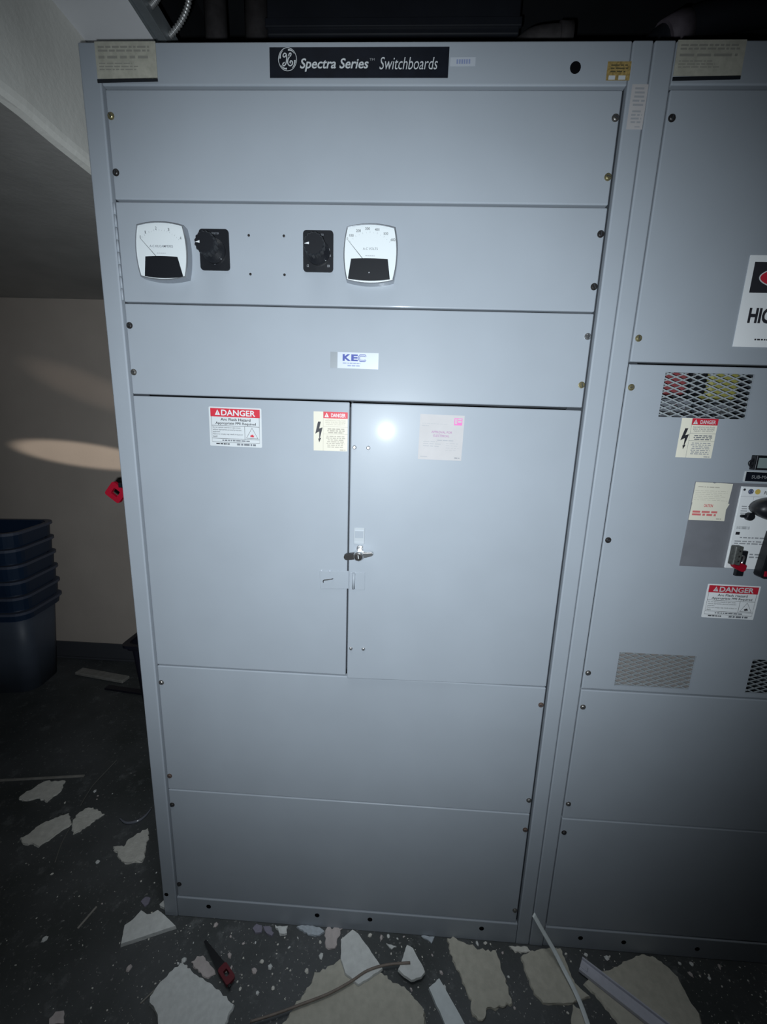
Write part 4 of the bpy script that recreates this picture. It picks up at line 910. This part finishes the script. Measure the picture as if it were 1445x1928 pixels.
# tall bent white strip leaning on the cabinet seam
pts = smoothline([(1.1430, -0.0095, 0.128), (1.1720, -0.024, 0.086), (1.2010, -0.043, 0.048), (1.2230, -0.075, 0.024), (1.2360, -0.110, 0.0185), (1.2450, -0.150, 0.0125), (1.2480, -0.230, 0.0100), (1.2460, -0.330, 0.0040)], 6)
b = bmesh.new(); rings = []
for i, p in enumerate(pts):
    d = (pts[min(i + 1, len(pts) - 1)] - pts[max(i - 1, 0)]).normalized(); sx = d.cross(Vector((0, -0.4, 1))).normalized(); u = sx.cross(d)
    rings.append([b.verts.new(p + sx * a + u * c) for a, c in ((-0.0062, 0.0), (-0.0055, 0.0022), (-0.001, 0.0010), (0.001, 0.0010), (0.0055, 0.0022), (0.0062, 0.0), (0.0062, -0.0014), (-0.0062, -0.0014))])
loft(b, rings); tag(obj('trim_strip', b, M['whitevinyl']), 'long bent white vinyl strip leaning against the cabinet seam', 'trim strip', 'loose trim')
# wide pale channel on the rounded board
a, c = Vector((1.2800, -0.048, 0)), Vector((1.480, -0.196, 0)); d = c - a; L_ = d.length
b = bmesh.new(); box(b, 0, L_, -0.019, 0.019, 0.0, 0.003, 0.0008, 1); box(b, 0, L_, 0.0150, 0.0190, 0.0, 0.012, 0.001, 1); box(b, 0, L_, -0.0190, -0.0150, 0.0, 0.012, 0.001, 1); box(b, 0.0, 0.02, -0.006, 0.006, 0.002, 0.006, 0.001, 1)
bmesh.ops.transform(b, matrix=Matrix.Translation((a.x, a.y, 0.0068)) @ Matrix.Rotation(math.atan2(d.y, d.x), 4, 'Z'), verts=b.verts)
tag(obj('trim_strip', b, M['greyvinyl']), 'wide pale grey channel strip lying on the rounded tan board', 'trim strip', 'loose trim')
# small saw with a dark red grip, lying on the board corner
S_ = thing('hand_saw', 'small black-bladed saw with dark red grip on the floor debris', 'saw', (0.22, -0.12, 0.0))
a, c = Vector((0.162, -0.070, 0)), Vector((0.284, -0.160, 0)); d = (c - a).normalized(); ang = math.atan2(d.y, d.x)
T = Matrix.Translation((a.x, a.y, 0.0155)) @ Matrix.Rotation(ang, 4, 'Z')
b = bmesh.new(); up = [(0.0, 0.003)] + [(0.095 * k / 12 + (0.002 if k % 2 else 0), 0.003 + 0.008 * k / 12 + (0.0012 if k % 2 else 0)) for k in range(1, 13)]
out = up + [(0.100, 0.012), (0.100, -0.012), (0.0, -0.003)]
t1 = [b.verts.new((x, y, 0.0)) for x, y in out]; t2 = [b.verts.new((x, y, 0.0018)) for x, y in out]
b.faces.new(t1); b.faces.new(list(reversed(t2)))
for i in range(len(out)): b.faces.new((t1[i], t2[i], t2[(i + 1) % len(out)], t1[(i + 1) % len(out)]))
obj('blade', b, M['sawblade'], S_, xf=T)
b = bmesh.new(); o1 = rrect(0.094, 0.146, -0.013, 0.013, 0.006, 3); i1 = rrect(0.110, 0.128, -0.005, 0.006, 0.003, 3); n = len(o1)
g = [[b.verts.new((x, y, z)) for x, y in o] for o, z in ((o1, -0.003), (o1, 0.007), (i1, 0.007), (i1, -0.003))]
for p_, q_ in ((0, 1), (1, 2), (2, 3), (3, 0)):
    for i in range(n): b.faces.new((g[p_][i], g[p_][(i + 1) % n], g[q_][(i + 1) % n], g[q_][i]))
obj('grip', b, M['sawred'], S_, xf=T)
b = bmesh.new(); box(b, 0.140, 0.152, -0.011, -0.004, -0.002, 0.005, 0.001); obj('grip_end', b, M['sawblade'], S_, xf=T)

# loose crumbs one can still count, then the fine grit nobody could
def blob(b, x, y, r, z0, rg, flat=0.5):
    n = rg.choice((5, 6, 7)); a0 = rg.uniform(0, 6); el = rg.uniform(0.5, 1.0); th = rg.uniform(0, 3.14)
    rings = []
    for k, z in ((1.0, 0.0), (0.95, r * flat * 0.6), (0.6, r * flat)):
        ring = []
        for i in range(n):
            a = a0 + 2 * math.pi * i / n; rr_ = r * k * rg.uniform(0.75, 1.15); px, py = rr_ * math.cos(a), rr_ * el * math.sin(a)
            ring.append(b.verts.new((x + px * math.cos(th) - py * math.sin(th), y + px * math.sin(th) + py * math.cos(th), z0 + z)))
        rings.append(ring)
    loft(b, rings)
    for f in b.faces: f.smooth = False
def inside(x, y):
    for k, (t_, p) in POLY.items():
        c = False; j = len(p) - 1
        for i in range(len(p)):
            if (p[i][1] > y) != (p[j][1] > y) and x < (p[j][0] - p[i][0]) * (y - p[i][1]) / (p[j][1] - p[i][1]) + p[i][0]: c = not c
            j = i
        if c: return True
    return False
rg = random.Random(21)
spots = [(-0.54, 0.405, .009), (-0.512, 0.385, .006), (-0.505, 0.37, .005), (-0.46, 0.40, .004), (-0.028, -0.137, .010), (-0.32, -0.09, .012), (-0.40, -0.155, .008), (-0.325, 0.135, .009), (-0.05, 0.085, .006), (-0.135, 0.085, .005),
         (-0.45, 0.085, .007), (-0.10, 0.115, .004), (-0.218, 0.012, .004), (-0.62, 0.345, .007), (0.125, -0.068, .004), (0.118, -0.110, .010), (0.105, -0.118, .007), (0.160, 0.002, .009), (0.172, -0.020, .009), (0.245, -0.090, .010),
         (0.262, -0.118, .009), (0.345, -0.098, .009), (0.372, -0.108, .009), (0.330, -0.120, .011), (0.395, -0.152, .007), (0.355, -0.165, .007), (0.305, -0.160, .006), (0.515, -0.075, .011), (0.505, -0.040, .006), (0.480, -0.110, .008),
         (0.655, -0.014, .009), (0.690, -0.018, .010), (0.712, -0.012, .007), (0.740, -0.016, .005), (0.760, -0.010, .005), (0.868, -0.088, .008), (0.872, -0.122, .011), (0.885, -0.145, .008), (0.985, -0.012, .008), (1.010, -0.010, .009),
         (1.058, -0.030, .006), (1.062, -0.085, .005), (1.250, -0.020, .006), (1.310, -0.018, .008), (1.370, -0.022, .011), (1.380, -0.018, .006), (1.205, -0.150, .005), (1.062, -0.150, .005), (1.60, -0.045, .010), (1.62, -0.02, .008),
         (1.65, -0.05, .007), (1.585, -0.02, .006), (1.70, -0.02, .009), (0.435, -0.035, .005), (0.415, -0.060, .006), (0.275, -0.060, .007), (0.230, -0.045, .005), (0.31, -0.055, .005), (0.78, -0.13, .006), (0.845, -0.050, .005)]
LAND = [((0.22, -0.115), 'the red-gripped saw'), ((0.0, -0.03), 'the pale cut board'), ((-0.25, 0.19), 'the pointed plaster piece'), ((-0.60, 0.235), 'the broken plaster pair'), ((-0.75, 0.39), 'the farthest-left plaster piece'),
        ((0.18, -0.19), 'the large square board'), ((0.46, -0.012), 'the blue-grey oval flake'), ((0.62, -0.07), 'the pale triangular board'), ((0.78, -0.08), 'the small white triangular board'), ((0.87, -0.16), 'the short white trim strip'),
        ((0.97, -0.08), 'the torn tan board strip'), ((1.18, -0.07), 'the tan board square'), ((1.36, -0.11), 'the pale grey channel'), ((1.50, -0.09), 'the rounded tan board'), ((0.35, -0.02), 'the three kick-plate flakes'), ((-0.235, -0.03), 'the lone splinter'), ((0.57, -0.17), 'the brown cable'), ((1.65, 0.0), 'the right section kick plate')]
ORD = ['', 'second ', 'third ', 'fourth ', 'fifth ', 'sixth ', 'seventh ', 'eighth ']
cr = []; seen = {}
for x, y, r in spots:
    if inside(x, y): continue
    (lx, ly), nm = min(LAND, key=lambda l: (l[0][0] - x) ** 2 + (l[0][1] - y) ** 2)
    side = ('right of' if x > lx else 'left of') if abs(x - lx) > abs(y - ly) else ('behind' if y > ly else 'in front of')
    kind = rg.choice((('buff', 'plaster'), ('whitish', 'board'), ('whitish', 'board'), ('pinkish', 'pinkboard')))
    cr.append((math.hypot(lx - x, ly - y), x, y, r, kind, side, nm))
for d_, x, y, r, kind, side, nm in sorted(cr):
    k_ = (kind[0], side, nm); c_ = seen.get(k_, 0); seen[k_] = c_ + 1
    b = bmesh.new(); blob(b, x, y, r * 0.8, 0.0003, rg, 0.6)
    tag(obj('plaster_crumb', b, M[kind[1]]), 'small %s plaster crumb, %snearest %s %s' % (kind[0], ORD[c_], side, nm), 'debris', 'plaster crumbs on the floor')
b = bmesh.new()
k = 0
while k < 1500:
    x = rg.uniform(-1.0, 1.9); y = -0.26 + abs(rg.gauss(0, 0.22)) if x < 0 else rg.uniform(-0.27, -0.008)
    if x < -0.01 or y < -0.008:
        k += 1
        if any(inside(x + dx, y + dy) for dx, dy in ((0.004, 0), (-0.004, 0), (0, 0.004), (0, -0.004))) or (x < -0.1 and rg.random() < 0.55): continue
        blob(b, x, y, rg.choice((0.0007, 0.0008, 0.001, 0.0012, 0.0015, 0.002, 0.003)), 0.0003, rg, 0.5)
tag(obj('plaster_grit', b, M['plaster']), 'fine plaster grit scattered over the dark floor', 'debris', kind='stuff')
